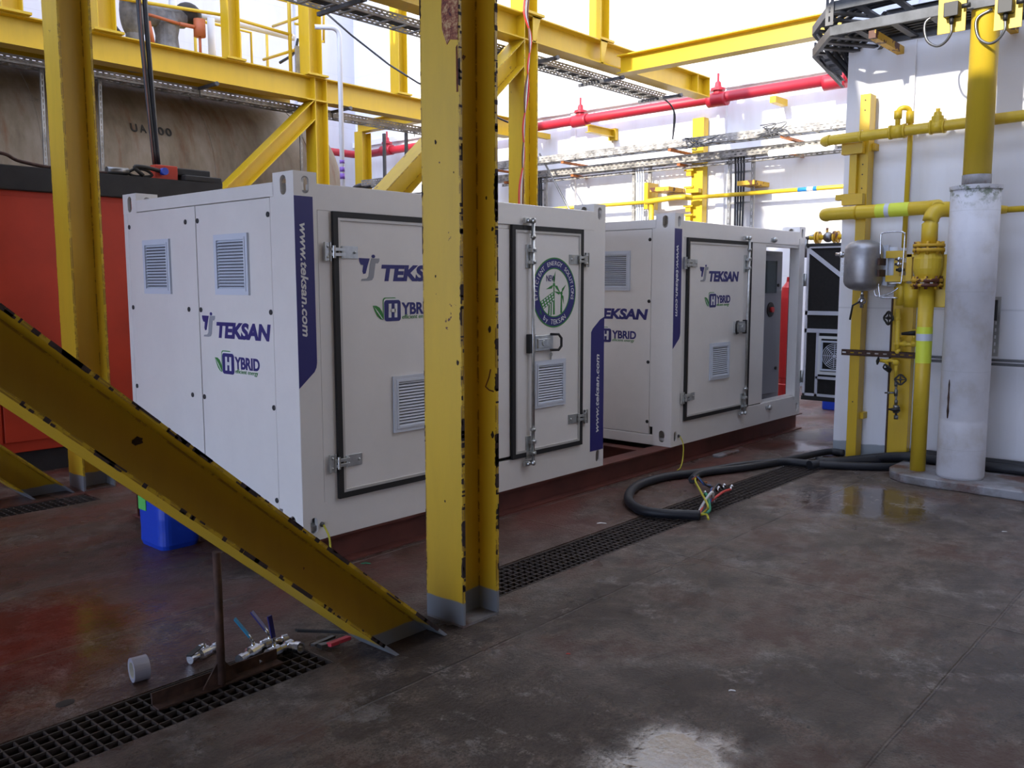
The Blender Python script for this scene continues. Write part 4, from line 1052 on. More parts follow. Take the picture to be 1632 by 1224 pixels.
# black hose pair hanging in front
t = thing('hose_pair', 'pair of dark hoses hanging straight down before the beige tank', 'hose', (1.2, 4.5, 2.76))
for k, (ua, ub) in enumerate(((221, 247), (231, 252))):
    b = MB(); b.tube(smoothpath([yk(ua - 1, -25, 4.42), yk(ua + 1, 20, 4.42), yk((ua + ub) / 2 + 1, 150, 4.42), yk(ub, 262, 4.42)], 5), .024, 10); part('hose', b, 'rubber_hose', t)
b = MB(); b.tube(smoothpath([yk(222, -25, 4.39), yk(226, 60, 4.39), yk(237, 180, 4.39), yk(245, 262, 4.39)], 5), .006, 6); part('red_stripe', b, 'wire_brown', t)
q = MB(); q.tube([yk(512, 14, 6.3), yk(560, 56, 6.2), yk(620, 103, 6.0), yk(666, 132, 5.6), yk(810, 195, 5.0)], .014, 6)
solo('black_hose', q, 'rubber_hose', 'thin black cable sagging across the pale wall left of the big column', 'cable')
# thin white pipe with purple bands
t = thing('white_pipe', 'thin white vertical pipe with purple bands behind the nearer container', 'pipe', (4.22, 5, 0))
px = P(543, 160, 'y', 5.0).x
b = MB(); top = P(540, 46, 'y', 5.0).z
el = P(502, 52, 'y', 5.15)
b.tube([(px, 5, 0), (px, 5, top - .12)] + bend((px, 5, top - .12), (px, 5, top), (px - .4, 5.1, top - .0), .10) + [(el.x, el.y, top + .0)], .030, 14); part('run', b, 'white_pipe', t)
for vv, hh in ((258, .022), (270, .03), (281, .035)):
    z = P(545, vv, 'y', 5.0).z; b = MB(); b.cyl((px, 5, z - hh), (px, 5, z + hh), .0315, 14); part('band', b, 'purple_band', t, label='purple band')

# ---------------------------------------------------------------- far corner seen left of the big column
def xk(u, v, x): return P(u, v, 'x', x)
t = thing('pipe_portal', 'small yellow steel portal behind the containers, left of the big column', 'frame', (9.2, 9, 0))
pc = xk(578, 212, 8.9)
b = MB(); b.ibeam((8.9, pc.y, 0), (8.9, pc.y, pc.z), EX, .24, .24, .014, .01); part('upright', b, 'yellow_paint', t)
b = MB(); b.ibeam((8.9, pc.y + .15, pc.z + .12), (8.9, pc.y - 3.6, pc.z + .12), EZ, .22, .2, .014, .01); part('cross_beam', b, 'yellow_paint', t)
pc2 = pc.y - 3.3
b = MB(); b.ibeam((8.9, pc2, 0), (8.9, pc2, pc.z), EX, .24, .24, .014, .01); part('upright', b, 'yellow_paint', t)
t = thing('cable_tray', 'dark stepped cable tray bending down left of the big column', 'cable tray', (8.3, 8, 2.4), 'cable trays')
for (a1, a2, dz) in (((575, 252), (650, 262), 0),):
    p = xk(575, 250, 8.5); p2 = xk(672, 262, 8.5); tray(t, (8.5, p.y, 3.62), (8.5, p2.y - .3, 3.62), EX, .25, .11, 'galv_tray')
    b = MB(); b.tube(smoothpath([(8.6, p.y, 3.66), (8.6, p.y + .35, 3.6), (8.6, p.y + .50, 3.3), (8.6, p.y + .50, 2.4)], 5), .05, 8); b.tube(smoothpath([(8.8, p.y, 3.66), (8.8, p.y + .30, 3.6), (8.8, p.y + .45, 3.3), (8.8, p.y + .45, 2.4)], 5), .05, 8); part('bend', b, 'dark_tray', t)
    tray(t, (8.5, p.y - .1, 3.28), (8.5, p2.y - .3, 3.28), EX, .25, .10, 'galv_tray'); tray(t, (8.5, p.y - .1, 3.0), (8.5, p2.y - .3, 3.0), EX, .25, .10, 'galv_tray')
    b = MB()
    for uu in (613, 648): y_ = xk(uu, 230, 8.47).y; b.box(8.44, 8.48, y_ - .03, y_ + .03, 2.0, 4.55)
    parts('hanger', b, 'dark_tray', t)
t = thing('fire_main', 'red fire water pipe with branch valves along the white back wall', 'pipe', (10.7, 6, 4.6))
zf = 4.71; XF = 10.62
b = MB(); b.tube([(XF, -.7, zf + .05), (XF, 12.4, zf - .02)] , .085, 18); part('run', b, 'fire_red', t)
b = MB(); b.tube([(XF, 12.3, zf)] + bend((XF, 12.3, zf), (XF, 12.7, zf), (9.5, 12.7, zf), .2) + [(2, 12.7, zf)], .085, 16); part('run', b, 'fire_red', t)
for uu, vv in ((925, 192), (1144, 155), (617, 243), (1331, 134)):
    p = xk(uu, vv, XF); b = MB(); y_ = p.y
    b.tube([(XF, y_ - .17, zf), (XF, y_ - .12, zf), (XF, y_ + .12, zf), (XF, y_ + .17, zf)], .115, 16); b.lathe((XF, y_, zf), EZ, [(.0001, 0), (.075, 0), (.075, .14), (.12, .14), (.12, .18), (.06, .20), (.045, .28), (.02, .30), (.02, .42), (.0001, .42)], 14); part('branch_valve', b, 'fire_red', t)
b = MB()
for y_ in (7.1, 2.2, 10.5): b.box(XF - .12, 10.93, y_ - .05, y_ + .05, zf - .20, zf - .10)
parts('pipe_bracket', b, 'yellow_paint', t)
p = xk(955, 205, 10.2)
p = xk(975, 213, 10.9); pe = P(937, 202, 'y', p.y); q = MB(); q.ibeam((10.98, p.y, p.z), (pe.x, p.y, p.z), EZ, .13, .12, .01, .008); q.box(10.90, 10.99, p.y - .08, p.y + .08, p.z - .12, p.z + .09); solo('bracket_beam', q, 'yellow_paint', 'yellow bracket beam sticking out below the red pipe', 'bracket')
# two pale pierced trays along the back wall
for xx, va, vb, lb in ((10.25, 264, 181, 'upper pale pierced cable tray running along the white back wall'), (10.55, 288, 207, 'lower pale pierced cable tray running along the white back wall')):
    a_ = xk(795, va, xx); b_ = xk(1355, vb, xx); z = (a_.z + b_.z) / 2
    t = thing('cable_tray', lb, 'cable tray', (xx, 5, z), 'cable trays')
    tray(t, (xx, b_.y - 1.0, z - .12), (xx, a_.y + .3, z - .12), EX, .24, .125, 'pale_tray', .28, 2, .10)
    b = MB()
    for k in range(3): b.tube(smoothpath([(xx + .05 + k * .06, b_.y - .9, z - .08)] + [(xx + .06 + k * .06 + random.uniform(-.02, .02), b_.y + (a_.y - b_.y) * i / 8, z - .085) for i in range(1, 8)] + [(xx + .05 + k * .06, a_.y, z - .08)], 3), .014, 6)
    part('cables', b, 'dark_tray', t)
    b = MB()
    for y_ in (1.9, 3.9, 6.2, 7.9): b.box(xx - .02, 11, y_ - .03, y_ + .03, z - .17, z - .13)
    parts('bracket', b, 'orange_rust', t)
a_ = xk(860, 303, 10.7); b_ = xk(1355, 222, 10.7)
slotted((10.7, b_.y - .5, (a_.z + b_.z) / 2), (10.7, a_.y + 1, (a_.z + b_.z) / 2), EZ, .05, 'pale_tray', 'slotted_strut', 'long thin slotted strut below the pale trays on the back wall', 'strut', period=.09, slot=.055)
# looped wires hanging from the trays
for uu, vv, lb in ((1230, 208, 'tangle of loose dark wires on the pale tray near the building corner'), (1120, 225, 'loose dark wires on the pale tray above the yellow wall post')):
    p = xk(uu, vv, 10.2); q = MB()
    for k in range(4):
        o = [V((10.2, p.y + random.uniform(-.35, .35), p.z + random.uniform(-.12, .10))) for _ in range(5)]; q.tube(smoothpath(o, 6), .009, 5)
    solo('loose_wires', q, 'dark_tray', lb, 'wire')
# vertical cable ladders below the trays
def vladder(uc, half, lb, mcab):
    p = xk(uc, 300, 10.75); t = thing('cable_ladder', lb, 'cable ladder', (10.75, p.y, 0), 'upright cable ladders on the back wall')
    for s_ in (-1, 1):
        b = MB(); b.perf((10.75, p.y + s_ * half - .025, 0), EZ, EY, 3.85, .05, .004, 1, .11, .06); b.box(10.755, 10.79, p.y + s_ * half - .03, p.y + s_ * half - .024, 0, 3.85); part('side_rail', b, 'galv_tray', t)
    b = MB()
    for k in range(7): b.box(10.76, 10.78, p.y - half, p.y + half, .5 + k * .5, .53 + k * .5)
    part('rung_mesh', b, 'galv_tray', t)
    b = MB()
    for k in range(4): b.tube(smoothpath([(10.72, p.y - .07 + k * .045, .1), (10.715, p.y - .06 + k * .04, 1.5), (10.72, p.y - .07 + k * .05, 3.6), (10.6, p.y - .07 + k * .05, 3.85)], 4), .018, 8)
    part('cables', b, mcab, t)
vladder(1022, .17, 'upright ladder with pale grey cables, left of the yellow wall post', 'vent_plastic')
vladder(1180, .21, 'upright ladder with black cables, nearest the building corner', 'rubber_hose')
vladder(860, .14, 'upright ladder just right of the column with hanging wires', 'rubber_hose')
# yellow wall post with clamps
p = xk(1113, 250, 10.85); t = thing('wall_post', 'yellow wall post with short clamp brackets on the white back wall', 'post', (10.9, p.y, 0))
b = MB(); b.box(10.82, 10.98, p.y - .11, p.y + .11, 0, 4.5); part('shaft', b, 'yellow_paint', t, bevel=.004)
for k, vv in enumerate((275, 302, 332, 346)):
    z = xk(1095, vv, 10.75).z; b = MB(); b.box(10.74, 10.85, p.y + .07, p.y + .17, z - .06, z + .04); b.box(10.72, 10.75, p.y + .02, p.y + .2, z + .02, z + .05); part('clamp', b, 'yellow_paint', t)
b = MB(); z = xk(1108, 303, 10.7).z; b.box(10.70, 10.84, p.y - .10, p.y + .14, z - .04, z + .03); part('clamp', b, 'yellow_paint', t)
# thin yellow gas pipe with offset
t = thing('gas_pipe', 'thin yellow gas pipe with a blue marker band on the white back wall', 'pipe', (10.65, 4, 3.1))
zp = 3.12; XG = 10.62
a_ = xk(960, 330, XG); o1 = xk(1035, 325, XG); o2 = xk(1095, 322, XG)
b = MB(); b.tube([(XG, 9.5, zp), (XG, o1.y, zp)], .034, 12); b.tube([(XG, o2.y, zp + .02), (XG, -.7, zp + .02)], .034, 12); part('run', b, 'yellow_pipe', t)
b = MB(); b.tube([(XG, o1.y + .08, zp), (XG, o1.y - .02, zp)] + bend((XG, o1.y - .02, zp), (XG - .10, o1.y - .03, zp), (XG - .10, o1.y - .2, zp), .05) + [(XG - .10, o2.y + .2, zp + .03)] + bend((XG - .1, o2.y + .2, zp + .03), (XG - .10, o2.y + .02, zp + .03), (XG, o2.y, zp + .03), .05) + [(XG, o2.y - .1, zp + .02)], .048, 12); b.tube([(XG - .05, o1.y - .08, zp), (XG - .05, o1.y - .08, zp - .35), (XG - .05, o1.y - .08, .3)], .045, 12); part('offset', b, 'yellow_pipe', t)
b = MB(); y1, y2 = xk(1272, 307, XG).y, xk(1302, 305, XG).y; b.cyl((XG, y1, zp + .02), (XG, y2, zp + .02), .0352, 12); part('marker_band', b, 'blue_label', t, label='blue marker band')
b = MB(); ym = y1 * .35 + y2 * .65; b.cyl((XG, ym + .05, zp + .02), (XG, ym - .05, zp + .02), .0355, 12); part('marker_band', b, 'paper_white', t, label='white marker band')
b = MB(); p = xk(1031, 320, XG); b.box(XG - .02, 10.93, p.y - .03, p.y + .05, zp - .12, zp + .34); part('pipe_support', b, 'yellow_paint', t)
for uu, vv, w_, lb in ((1058, 302, .38, 'rusty yellow bracket on the white wall left of the yellow wall post'), (1195, 292, .30, 'rusty yellow bracket behind the ladder with black cables')):
    p = xk(uu, vv, 10.6); q = MB(); q.box(10.45, 11, p.y - w_ / 2, p.y + w_ / 2, p.z - .04, p.z + .03); solo('wall_bracket', q, 'yellow_rusty', lb, 'bracket')
p = xk(1225, 246, 10.5); p2 = xk(1330, 236, 10.5)
t = thing('strip_light', 'long lit strip light under the pale trays near the building corner', 'lamp', (10.5, (p.y + p2.y) / 2, p.z))
b = MB(); b.box(10.50, 10.62, p2.y, p.y, p.z - .02, p.z + .07); part('housing', b, 'white_pipe', t, bevel=.01)
b = MB(); b.cyl((10.48, p2.y + .02, p.z + .01), (10.48, p.y - .02, p.z + .01), .045, 12); part('tube', b, 'lamp_tube', t, label='glowing tube')
b = MB(); b.box(10.62, 10.93, p.y - .3, p.y - .24, p.z, p.z + .04); b.box(10.62, 10.93, p2.y + .24, p2.y + .3, p.z, p.z + .04); parts('bracket', b, 'galv_tray', t)
# diagonal thin rods on the back wall
q = MB(); a_, b_ = xk(860, 245, 10.3), xk(908, 335, 10.3); q.tube([a_, b_, b_ + (b_ - a_) * .8], .018, 6); solo('stay_rod', q, 'steel_dark', 'thin dark stay rod slanting down the back wall right of the column with hanging wires', 'rod')
# small flanged valve over the open container door
p = xk(1318, 378, 9.5); t = thing('flanged_valve', 'small yellow flanged valve seen over the opened black lined door', 'valve', (9.5, p.y, p.z))
b = MB(); b.tube([(9.5, p.y - 1.4, p.z), (9.5, p.y + .25, p.z)], .035, 12); b.tube([(9.5, p.y - .36, p.z), (9.5, p.y - .32, p.z)], .08, 12); part('run', b, 'yellow_pipe', t)
b = MB()
for dy in (.10, .14, -.12, -.17): b.cyl((9.5, p.y + dy, p.z), (9.5, p.y + dy + .022, p.z), .085, 14)
b.cyl((9.5, p.y, p.z), (9.5, p.y, p.z + .13), .02, 8); part('flange', b, 'yellow_rusty', t)
b = MB(); b.sphere((9.5, p.y - .02, p.z), .075, 12, 8); b.cyl((9.5, p.y + .16, p.z + .03), (9.5, p.y + .35, p.z - .02), .03, 8); b.cyl((9.5, p.y + .30, p.z), (9.5, p.y + .30, p.z - .28), .03, 8); part('valve_body', b, 'steel_dark', t)
b = MB(); b.box(9.46, 9.54, p.y - 1.2, p.y - 1.1, 0, p.z); part('support_leg', b, 'yellow_paint', t)
q = MB(); pf = P(1318, 643, 'z', 0); q.prism(rbox(.30, .25, .05), (8.6, .22, 0), EX, EY, V((0, 0, .28))); solo('blue_tub', q, 'blue_plastic', 'small blue tub low behind the opened black lined door', 'tub', bevel=.02)

# wires on the middle column
t = thing('hanging_wires', 'red and white wires hanging down the column behind the nearer container', 'wire', (5.4, 3.05, 2.6))
for k, (m_, r) in enumerate((('wire_red', .012), ('wire_white', .011), ('wire_brown', .010))):
    b = MB(); o = k * 3 - 3
    pts = [P(842 + o, -20, 'y', 3.02), P(838 + o, 20, 'y', 3.02), P(845 - o * .5, 60, 'y', 3.02), P(842 + o * .3, 105, 'y', 3.02), P(839 - o, 150, 'y', 3.02), P(835 + o * .5, 200, 'y', 3.04), P(834 - o * .5, 250, 'y', 3.06), P(831 + o, 295, 'y', 3.06), P(830 + o, 330, 'y', 3.06)]
    b.tube(smoothpath(pts, 5), r, 6); part('wire', b, m_, t)
# ================================================================ pipes and fittings on the building at the right
XW = 5.6
def wk(u, v, x=5.35): return P(u, v, 'x', x)
# tall yellow post near the corner
t = thing('wall_post', 'tall yellow post on the building wall near its corner', 'post', (5.45, -1.05, 0), 'yellow posts on the building wall')
yf0, yf1 = wk(1347.5, 727, 5.42).y, wk(1363, 728, 5.42).y
b = MB(); b.box(5.42, 5.56, yf1, yf0, 0, wk(1378, 150, 5.42).z); part('shaft', b, 'yellow_paint', t, bevel=.004)
b = MB()
for vv in (160, 176, 262, 278, 300, 330, 640): p = wk(1376 if vv < 400 else 1356, vv, 5.42); b.cyl((5.425, (yf0 + yf1) / 2, p.z), (5.415, (yf0 + yf1) / 2, p.z), .006, 8)
part('bolt_hole', b, 'black_paint', t)
b = MB(); b.box(5.50, 5.6, yf1 - .03, yf0 + .03, .4, .46); b.box(5.50, 5.6, yf1 - .03, yf0 + .03, 2.9, 2.96); part('wall_fixing', b, 'yellow_paint', t)
for vv, name in ((237, 0), (318, 1)):
    p = wk(1358, vv, 5.36); b = MB(); b.box(5.34, 5.42, p.y - .10, p.y + .09, p.z - .05, p.z + .05); 
    if name: b.box(5.34, 5.42, p.y + .09, p.y + .15, p.z + .0, p.z + .05)
    part('clamp_plate', b, 'yellow_paint', t, bevel=.003)
p = wk(1361, 280, 5.36); b = MB(); b.box(5.37, 5.42, p.y - .015, p.y + .05, wk(1361, 308, 5.36).z, wk(1361, 246, 5.36).z); part('clamp_strap', b, 'yellow_paint', t)
# wide lower yellow plate
y0_, y1_ = wk(1417, 650, 5.52).y, wk(1449, 650, 5.52).y
t = thing('wall_post', 'wide flat yellow plate behind the small valves on the building wall', 'post', (5.53, (y0_ + y1_) / 2, 0), 'yellow posts on the building wall')
b = MB(); b.box(5.50, 5.59, y1_, y0_, 0, wk(1430, 452, 5.52).z); part('plate', b, 'yellow_paint', t, bevel=.004)
b = MB(); b.box(5.485, 5.59, y0_, y0_ + .012, 0, wk(1420, 475, 5.52).z); part('edge_strip', b, 'rusty_iron', t)
# upper yellow pipe
t = thing('gas_pipe', 'upper yellow pipe across the building wall with fittings and a small riser', 'pipe', (5.3, -1.6, 3.05))
XP = 5.28; A = wk(1311, 225, XP); zz = A.z
zr_ = wk(1632, 184, XP).z
def zl(y): return A.z + (zr_ - A.z) * (y - A.y) / (wk(1632, 184, XP).y - A.y)
b = MB(); b.tube(bend((5.85, A.y + .0, zz), (XP, A.y, zz), (XP, A.y - .3, zz), .08, 8) + [(XP, wk(1632, 184, XP).y - 1.5, zl(wk(1632, 184, XP).y - 1.5))], .046, 16); part('run', b, 'yellow_pipe', t)
b = MB()
for uu, r, hl in ((1322, .050, .012), (1373, .055, .010), (1420, .062, .010), (1431, .058, .05), (1442, .062, .010), (1484, .062, .008), (1494, .058, .05), (1505, .062, .008)):
    y_ = wk(uu, 205, XP).y; b = MB(); b.tube([(XP, y_ - hl, zl(y_)), (XP, y_ + hl, zl(y_))], r, 16); part('fitting', b, 'yellow_pipe', t)
y_ = wk(1494, 196, XP).y; b = MB(); b.lathe((XP, y_, zl(y_)), EZ, [(.0001, 0), (.05, 0), (.05, .085), (.035, .09), (.03, .12), (.018, .12), (.018, .15), (.0001, .15)], 12)
part('fitting', b, 'yellow_pipe', t)
yA, yB = wk(1431, 190, XP).y, wk(1447, 190, XP).y; zt_ = wk(1438, 172, XP).z
b = MB(); b.tube([(XP, yA, zl(yA)), (XP, yA, zt_ - .06)] + bend((XP, yA, zt_ - .06), (XP, yA, zt_), (XP, (yA + yB) / 2, zt_), .045) + bend((XP, (yA + yB) / 2, zt_), (XP + .04, yB, zt_), (XP + .05, yB, zt_ - .1), .045) + [(XP + .06, yB, zt_ - .12), (XP + .10, yB + .005, zl(yB)), (XP + .12, yB + .02, wk(1441, 395, XP + .12).z)], .022, 12)
b.cyl((XP, yA, zt_ - .09), (XP, yA, zt_ - .02), .034, 12); b.cyl((XP + .055, yB, zt_ - .13), (XP + .05, yB, zt_ - .03), .034, 12)
part('small_riser', b, 'yellow_pipe', t)
# main yellow pipe with elbow, flanged valve and riser
t = thing('gas_riser', 'thick yellow riser pipe with a rusty flanged valve beside the pale clad pipe', 'pipe', (5.0, -1.85, .075))
XR = 5.02
def rk(u, v): return P(u, v, 'x', XR)
yb_ = rk(1465, 750).y; yt_ = rk(1480, 345).y; YR = (yb_ + yt_) / 2
def rz(v): return P(1472, v, 'y', YR).z
b = MB()
zE = rz(331) ; 
b.tube([(XR, YR, .075), (XR, YR, rz(457))], .062, 20); b.tube([(XR, YR, rz(392)), (XR, YR, zE - .12)] + bend((XR, YR, zE - .12), (XR, YR, zE), (XR + .24, YR - .22, zE), .13, 8) + [(XR + .30, YR - .28, zE)], .064, 20); b.tube([(XR + .30, YR - .28, zE), (5.38, -2.35, zE - .01)], [.064, .03], 16); b.tube([(5.38, -2.35, zE - .01), (5.38, -5, zE + .02)], .026, 10); part('run', b, 'yellow_pipe', t)
b = MB()
for v0, v1 in ((444, 450), (452, 457), (388, 393), (395, 401)):
    b = MB(); b.tube([(XR, YR, rz(v1)), (XR, YR, rz(v0))], .125, 24); part('flange', b, 'yellow_rusty', t, label='rusty yellow pipe flange')
b = MB()
for k in range(8):
    a = k * math.pi / 4 + .2; q_ = V((XR + .105 * math.cos(a), YR + .105 * math.sin(a), 0))
    b.cyl(q_ + V((0, 0, rz(461))), q_ + V((0, 0, rz(440))), .013, 6); b.cyl(q_ + V((0, 0, rz(405))), q_ + V((0, 0, rz(384))), .013, 6)
part('stud_bolt', b, 'yellow_rusty', t)
b = MB(); b.lathe((XR, YR, 0), EZ, [(.0001, rz(444)), (.09, rz(444)), (.105, rz(437)), (.115, rz(428)), (.115, rz(412)), (.10, rz(404)), (.09, rz(401)), (.0001, rz(401))], 24); part('valve_body', b, 'yellow_pipe', t)
b = MB(); b.box(XR + .05, XR + .30, YR - .15, YR - .03, rz(490), rz(405)); part('gearbox', b, 'yellow_pipe', t, bevel=.01)
b = MB(); b.tube([(XR, YR, rz(578)), (XR, YR, rz(521))], .0635, 20, False); part('marker_label', b, 'yellow_label', t, label='yellow green pipe label')
b = MB(); b.tube([(XR, YR, rz(543)), (XR, YR, rz(532))], .0645, 20, False); part('marker_label', b, 'vent_plastic', t, label='grey patch on the pipe label')
# horizontal thick pipe
t = thing('gas_pipe', 'thick yellow horizontal pipe with a yellow green label ending at the building corner', 'pipe', (5.25, -1.2, 2.35))
XH = 5.27; A = wk(1311, 342, XH); B = wk(1478, 331, XH)
b = MB(); b.tube(bend((5.9, A.y, A.z), (XH, A.y, A.z), (XH, A.y - .4, A.z), .10, 8) + [(XH, B.y, B.z), (XH - .06, B.y - .10, B.z), (XR + .02, YR - .05, zE)], .060, 20); part('run', b, 'yellow_pipe', t)
b = MB(); y1, y2 = wk(1397, 335, XH).y, wk(1450, 335, XH).y; zz1 = A.z + (B.z - A.z) * (y1 - A.y) / (B.y - A.y); zz2 = A.z + (B.z - A.z) * (y2 - A.y) / (B.y - A.y)
b.tube([(XH, y1, zz1), (XH, y2, zz2)], .0612, 20, False); part('marker_label', b, 'yellow_label', t, label='yellow green pipe label')
b = MB(); b.tube([(XH, y1 + (y2 - y1) * .28, zz1 + (zz2 - zz1) * .28), (XH, y1 + (y2 - y1) * .42, zz1 + (zz2 - zz1) * .42)], .0622, 20, False); part('marker_label', b, 'vent_plastic', t, label='grey patch on the pipe label')
b = MB(); y1 = wk(1365, 340, XH).y; b.tube([(XH, y1 - .008, A.z), (XH, y1 + .008, A.z)], .066, 20); part('pipe_strap', b, 'yellow_paint', t)
# pale clad pipe with yellow upper pipe
FX, FY = 4.98, -2.205
t = thing('clad_pipe', 'fat pale clad pipe standing at the building wall with a yellow pipe rising from it', 'pipe', (FX, FY, .075))
zc = P(1545, 296, 'y', FY).z
b = MB(); b.lathe((FX, FY, 0), EZ, [(.0001, .075), (.175, .075), (.182, .10), (.182, .55), (.180, .56), (.182, .57), (.182, 1.6), (.185, 1.605), (.185, zc), (.0001, zc)], 36)
for i in range(len(b.sm)): b.sm[i] = True
part('cladding', b, 'cladding', t)
b = MB(); b.lathe((FX, FY, zc - .02), EZ, [(.0001, 0), (.192, 0), (.196, .03), (.17, .035), (.105, .04), (.0001, .04)], 32); part('cap', b, 'cladding', t)
b = MB(); b.cyl((FX, FY, zc), (FX, FY, zc + .10), .108, 28); part('grey_collar', b, 'kerb', t, label='grey painted collar')
b = MB(); b.cyl((FX, FY, zc + .10), (FX, FY, 6.5), .104, 28); part('upper_pipe', b, 'yellow_pipe', t, label='yellow upper pipe')
b = MB(); b.tube([(FX - .17, FY + .075, z) for z in (.58, .64, .70, .75, .80, .86, .90)], [.004, .010, .006, .009, .005, .007, .002], 6); part('crack', b, 'rusty_iron', t)
# steel volume bottle
t = thing('air_vessel', 'small grey steel pressure vessel hung on the tall yellow post', 'vessel', (5.15, -1.1, 1.6))
XV = 5.18; c_ = wk(1376, 424, XV); zb_, zt_ = wk(1372, 464, XV).z, wk(1380, 382, XV).z; rv = .165
b = MB(); hh = zt_ - zb_
b.lathe((XV, c_.y, zb_), EZ, [(.0001, 0), (rv * .35, .004), (rv * .7, .022), (rv * .92, .05), (rv, .085), (rv, hh - .085), (rv * .92, hh - .05), (rv * .7, hh - .022), (rv * .35, hh - .004), (.0001, hh)], 32)
for i in range(len(b.sm)): b.sm[i] = True
part('shell', b, 'tank_steel', t)
for z in (zt_ - .20, zb_ + .16):
    b = MB(); b.box(XV - .10, 5.42, c_.y - rv - .012, c_.y - rv + .006, z - .03, z + .03); b.box(XV + .02, 5.42, c_.y - .12, c_.y + .06, z - .03, z + .03); part('saddle_strap', b, 'rusty_iron', t)
b = MB(); b.cyl((XV, c_.y, zb_ - .05), (XV, c_.y, zb_ + .01), .012, 8); b.sphere((XV, c_.y, zb_ - .09), .035, 10, 8); b.cyl((XV, c_.y, zb_ - .15), (XV, c_.y, zb_ - .03), .018, 8)
part('drain_valve', b, 'steel_bright', t)
b = MB(); b.tube([(XV - .03, c_.y, zb_ - .09), (XV - .03, c_.y + .07, zb_ - .13), (XV - .03, c_.y + .09, zb_ - .26)], .009, 6); part('drain_lever', b, 'black_paint', t)
b = MB(); b.cyl((XV, c_.y + rv - .01, (zb_ + zt_) / 2 + .10), (XV, c_.y + rv + .09, (zb_ + zt_) / 2 + .105), .016, 8); b.cyl((XV, c_.y + rv + .02, (zb_ + zt_) / 2 + .10), (XV, c_.y + rv + .05, (zb_ + zt_) / 2 + .10), .028, 8); b.box(XV - .01, XV + .02, c_.y + rv + .005, c_.y + rv + .03, (zb_ + zt_) / 2 - .10, (zb_ + zt_) / 2 + .06); part('side_fitting', b, 'steel_bright', t)
# instrument tubing
t = thing('instrument_tubing', 'bent thin steel tubing between the vessel and the yellow bracket', 'tubing', (5.15, -1.35, 1.9))
XT = 5.12
def tk(u, v): return P(u, v, 'x', XT)
for pts in ([(1403, 412), (1404, 378), (1408, 371), (1435, 369), (1441, 372), (1442, 378), (1437, 445), (1432, 451), (1415, 452)],
            [(1400, 452), (1402, 470), (1405, 474), (1431, 475)], [(1393, 462), (1395, 469), (1399, 472), (1417, 468), (1432, 459)]):
    b = MB(); b.tube(smoothpath([tk(*p) for p in pts], 4), .007, 8); part('tube', b, 'steel_bright', t)
# valve bracket cluster
t = thing('valve_actuator', 'yellow bracket with grey cylinders and small fittings left of the flanged valve', 'actuator', (5.25, -1.5, 1.5))
XA = 5.22
def ak(u, v, x=None): return P(u, v, 'x', x or XA)
def abox(u0, v0, u1, v1, dx, m_, nm, x=None, bev=.004, lab=None):
    x = x or XA; a = ak(u0, v0, x); c = ak(u1, v1, x); b = MB(); b.box(x, x + dx, a.y, c.y, a.z, c.z); return part(nm, b, m_, t, bevel=bev, label=lab)
abox(1412, 400, 1441, 411, .06, 'yellow_paint', 'bracket_plate'); abox(1411, 439, 1443, 449, .06, 'yellow_paint', 'bracket_plate')
a, c = ak(1411, 391, 5.26), ak(1411, 455, 5.26); b = MB(); b.box(5.24, 5.30, a.y - .035, a.y + .045, c.z, a.z); part('strut', b, 'vent_plastic', t)
a, c = ak(1424, 394, 5.30), ak(1424, 457, 5.30); b = MB(); b.cyl((5.30, a.y, c.z), (5.30, a.y, a.z), .038, 16); part('cylinder', b, 'vent_plastic', t)
a, c = ak(1430, 402, 5.26), ak(1430, 446, 5.26); b = MB(); b.box(5.25, 5.31, a.y - .03, a.y + .02, c.z, a.z); part('yoke', b, 'yellow_paint', t)
for uu, vv in ((1433, 413), (1434, 430), (1432, 421)):
    a = ak(uu, vv, 5.18); b = MB(); b.sphere(a, .022, 8, 6); b.cyl(a - EY * .04, a + EY * .03, .012, 8); part('fitting', b, 'steel_bright' if vv != 430 else 'black_paint', t)
abox(1445, 405, 1452, 448, .05, 'yellow_paint', 'yoke', 5.12); abox(1445, 405, 1460, 410, .05, 'yellow_paint', 'yoke', 5.12)
a, c = ak(1454, 452, 5.25), ak(1454, 490, 5.25); b = MB(); b.cyl((5.25, a.y, c.z), (5.25, a.y, a.z), .065, 20); part('spring_can', b, 'yellow_pipe', t)
a, c = ak(1437, 448, 5.3), ak(1437, 487, 5.3); b = MB(); b.cyl((5.3, a.y, c.z), (5.3, a.y, a.z), .042, 16); part('spring_can', b, 'yellow_pipe', t)
b = MB(); a = ak(1424, 425, 5.32); b.box(5.33, 5.6, a.y - .05, a.y + .05, a.z - .04, a.z + .04); part('wall_arm', b, 'yellow_paint', t)
# instrument valves below
def wheel(t, c, nrm, r, m_='black_plastic'):
    nrm = V(nrm).normalized(); up = EZ if abs(nrm.z) < .9 else EX; u = nrm.cross(up).normalized(); v = nrm.cross(u)
    b = MB(); pts = [c + u * r * math.cos(a) * (1 + .12 * math.cos(4 * a)) + v * r * math.sin(a) * (1 + .12 * math.cos(4 * a)) for a in [i * math.pi / 12 for i in range(25)]]
    b.tube(pts, r * .18, 8, False)
    for k in range(4): a = k * math.pi / 2; b.tube([c, c + u * r * math.cos(a) + v * r * math.sin(a)], r * .13, 6)
    b.cyl(c - nrm * r * .25, c + nrm * r * .25, r * .28, 10); return part('handwheel', b, m_, t)
t = thing('drain_manifold', 'small yellow pipe with black handwheels and a lever valve on the wide yellow plate', 'valve', (5.4, -1.45, .9))
XI = 5.38
def ik(u, v, x=XI): return P(u, v, 'x', x)
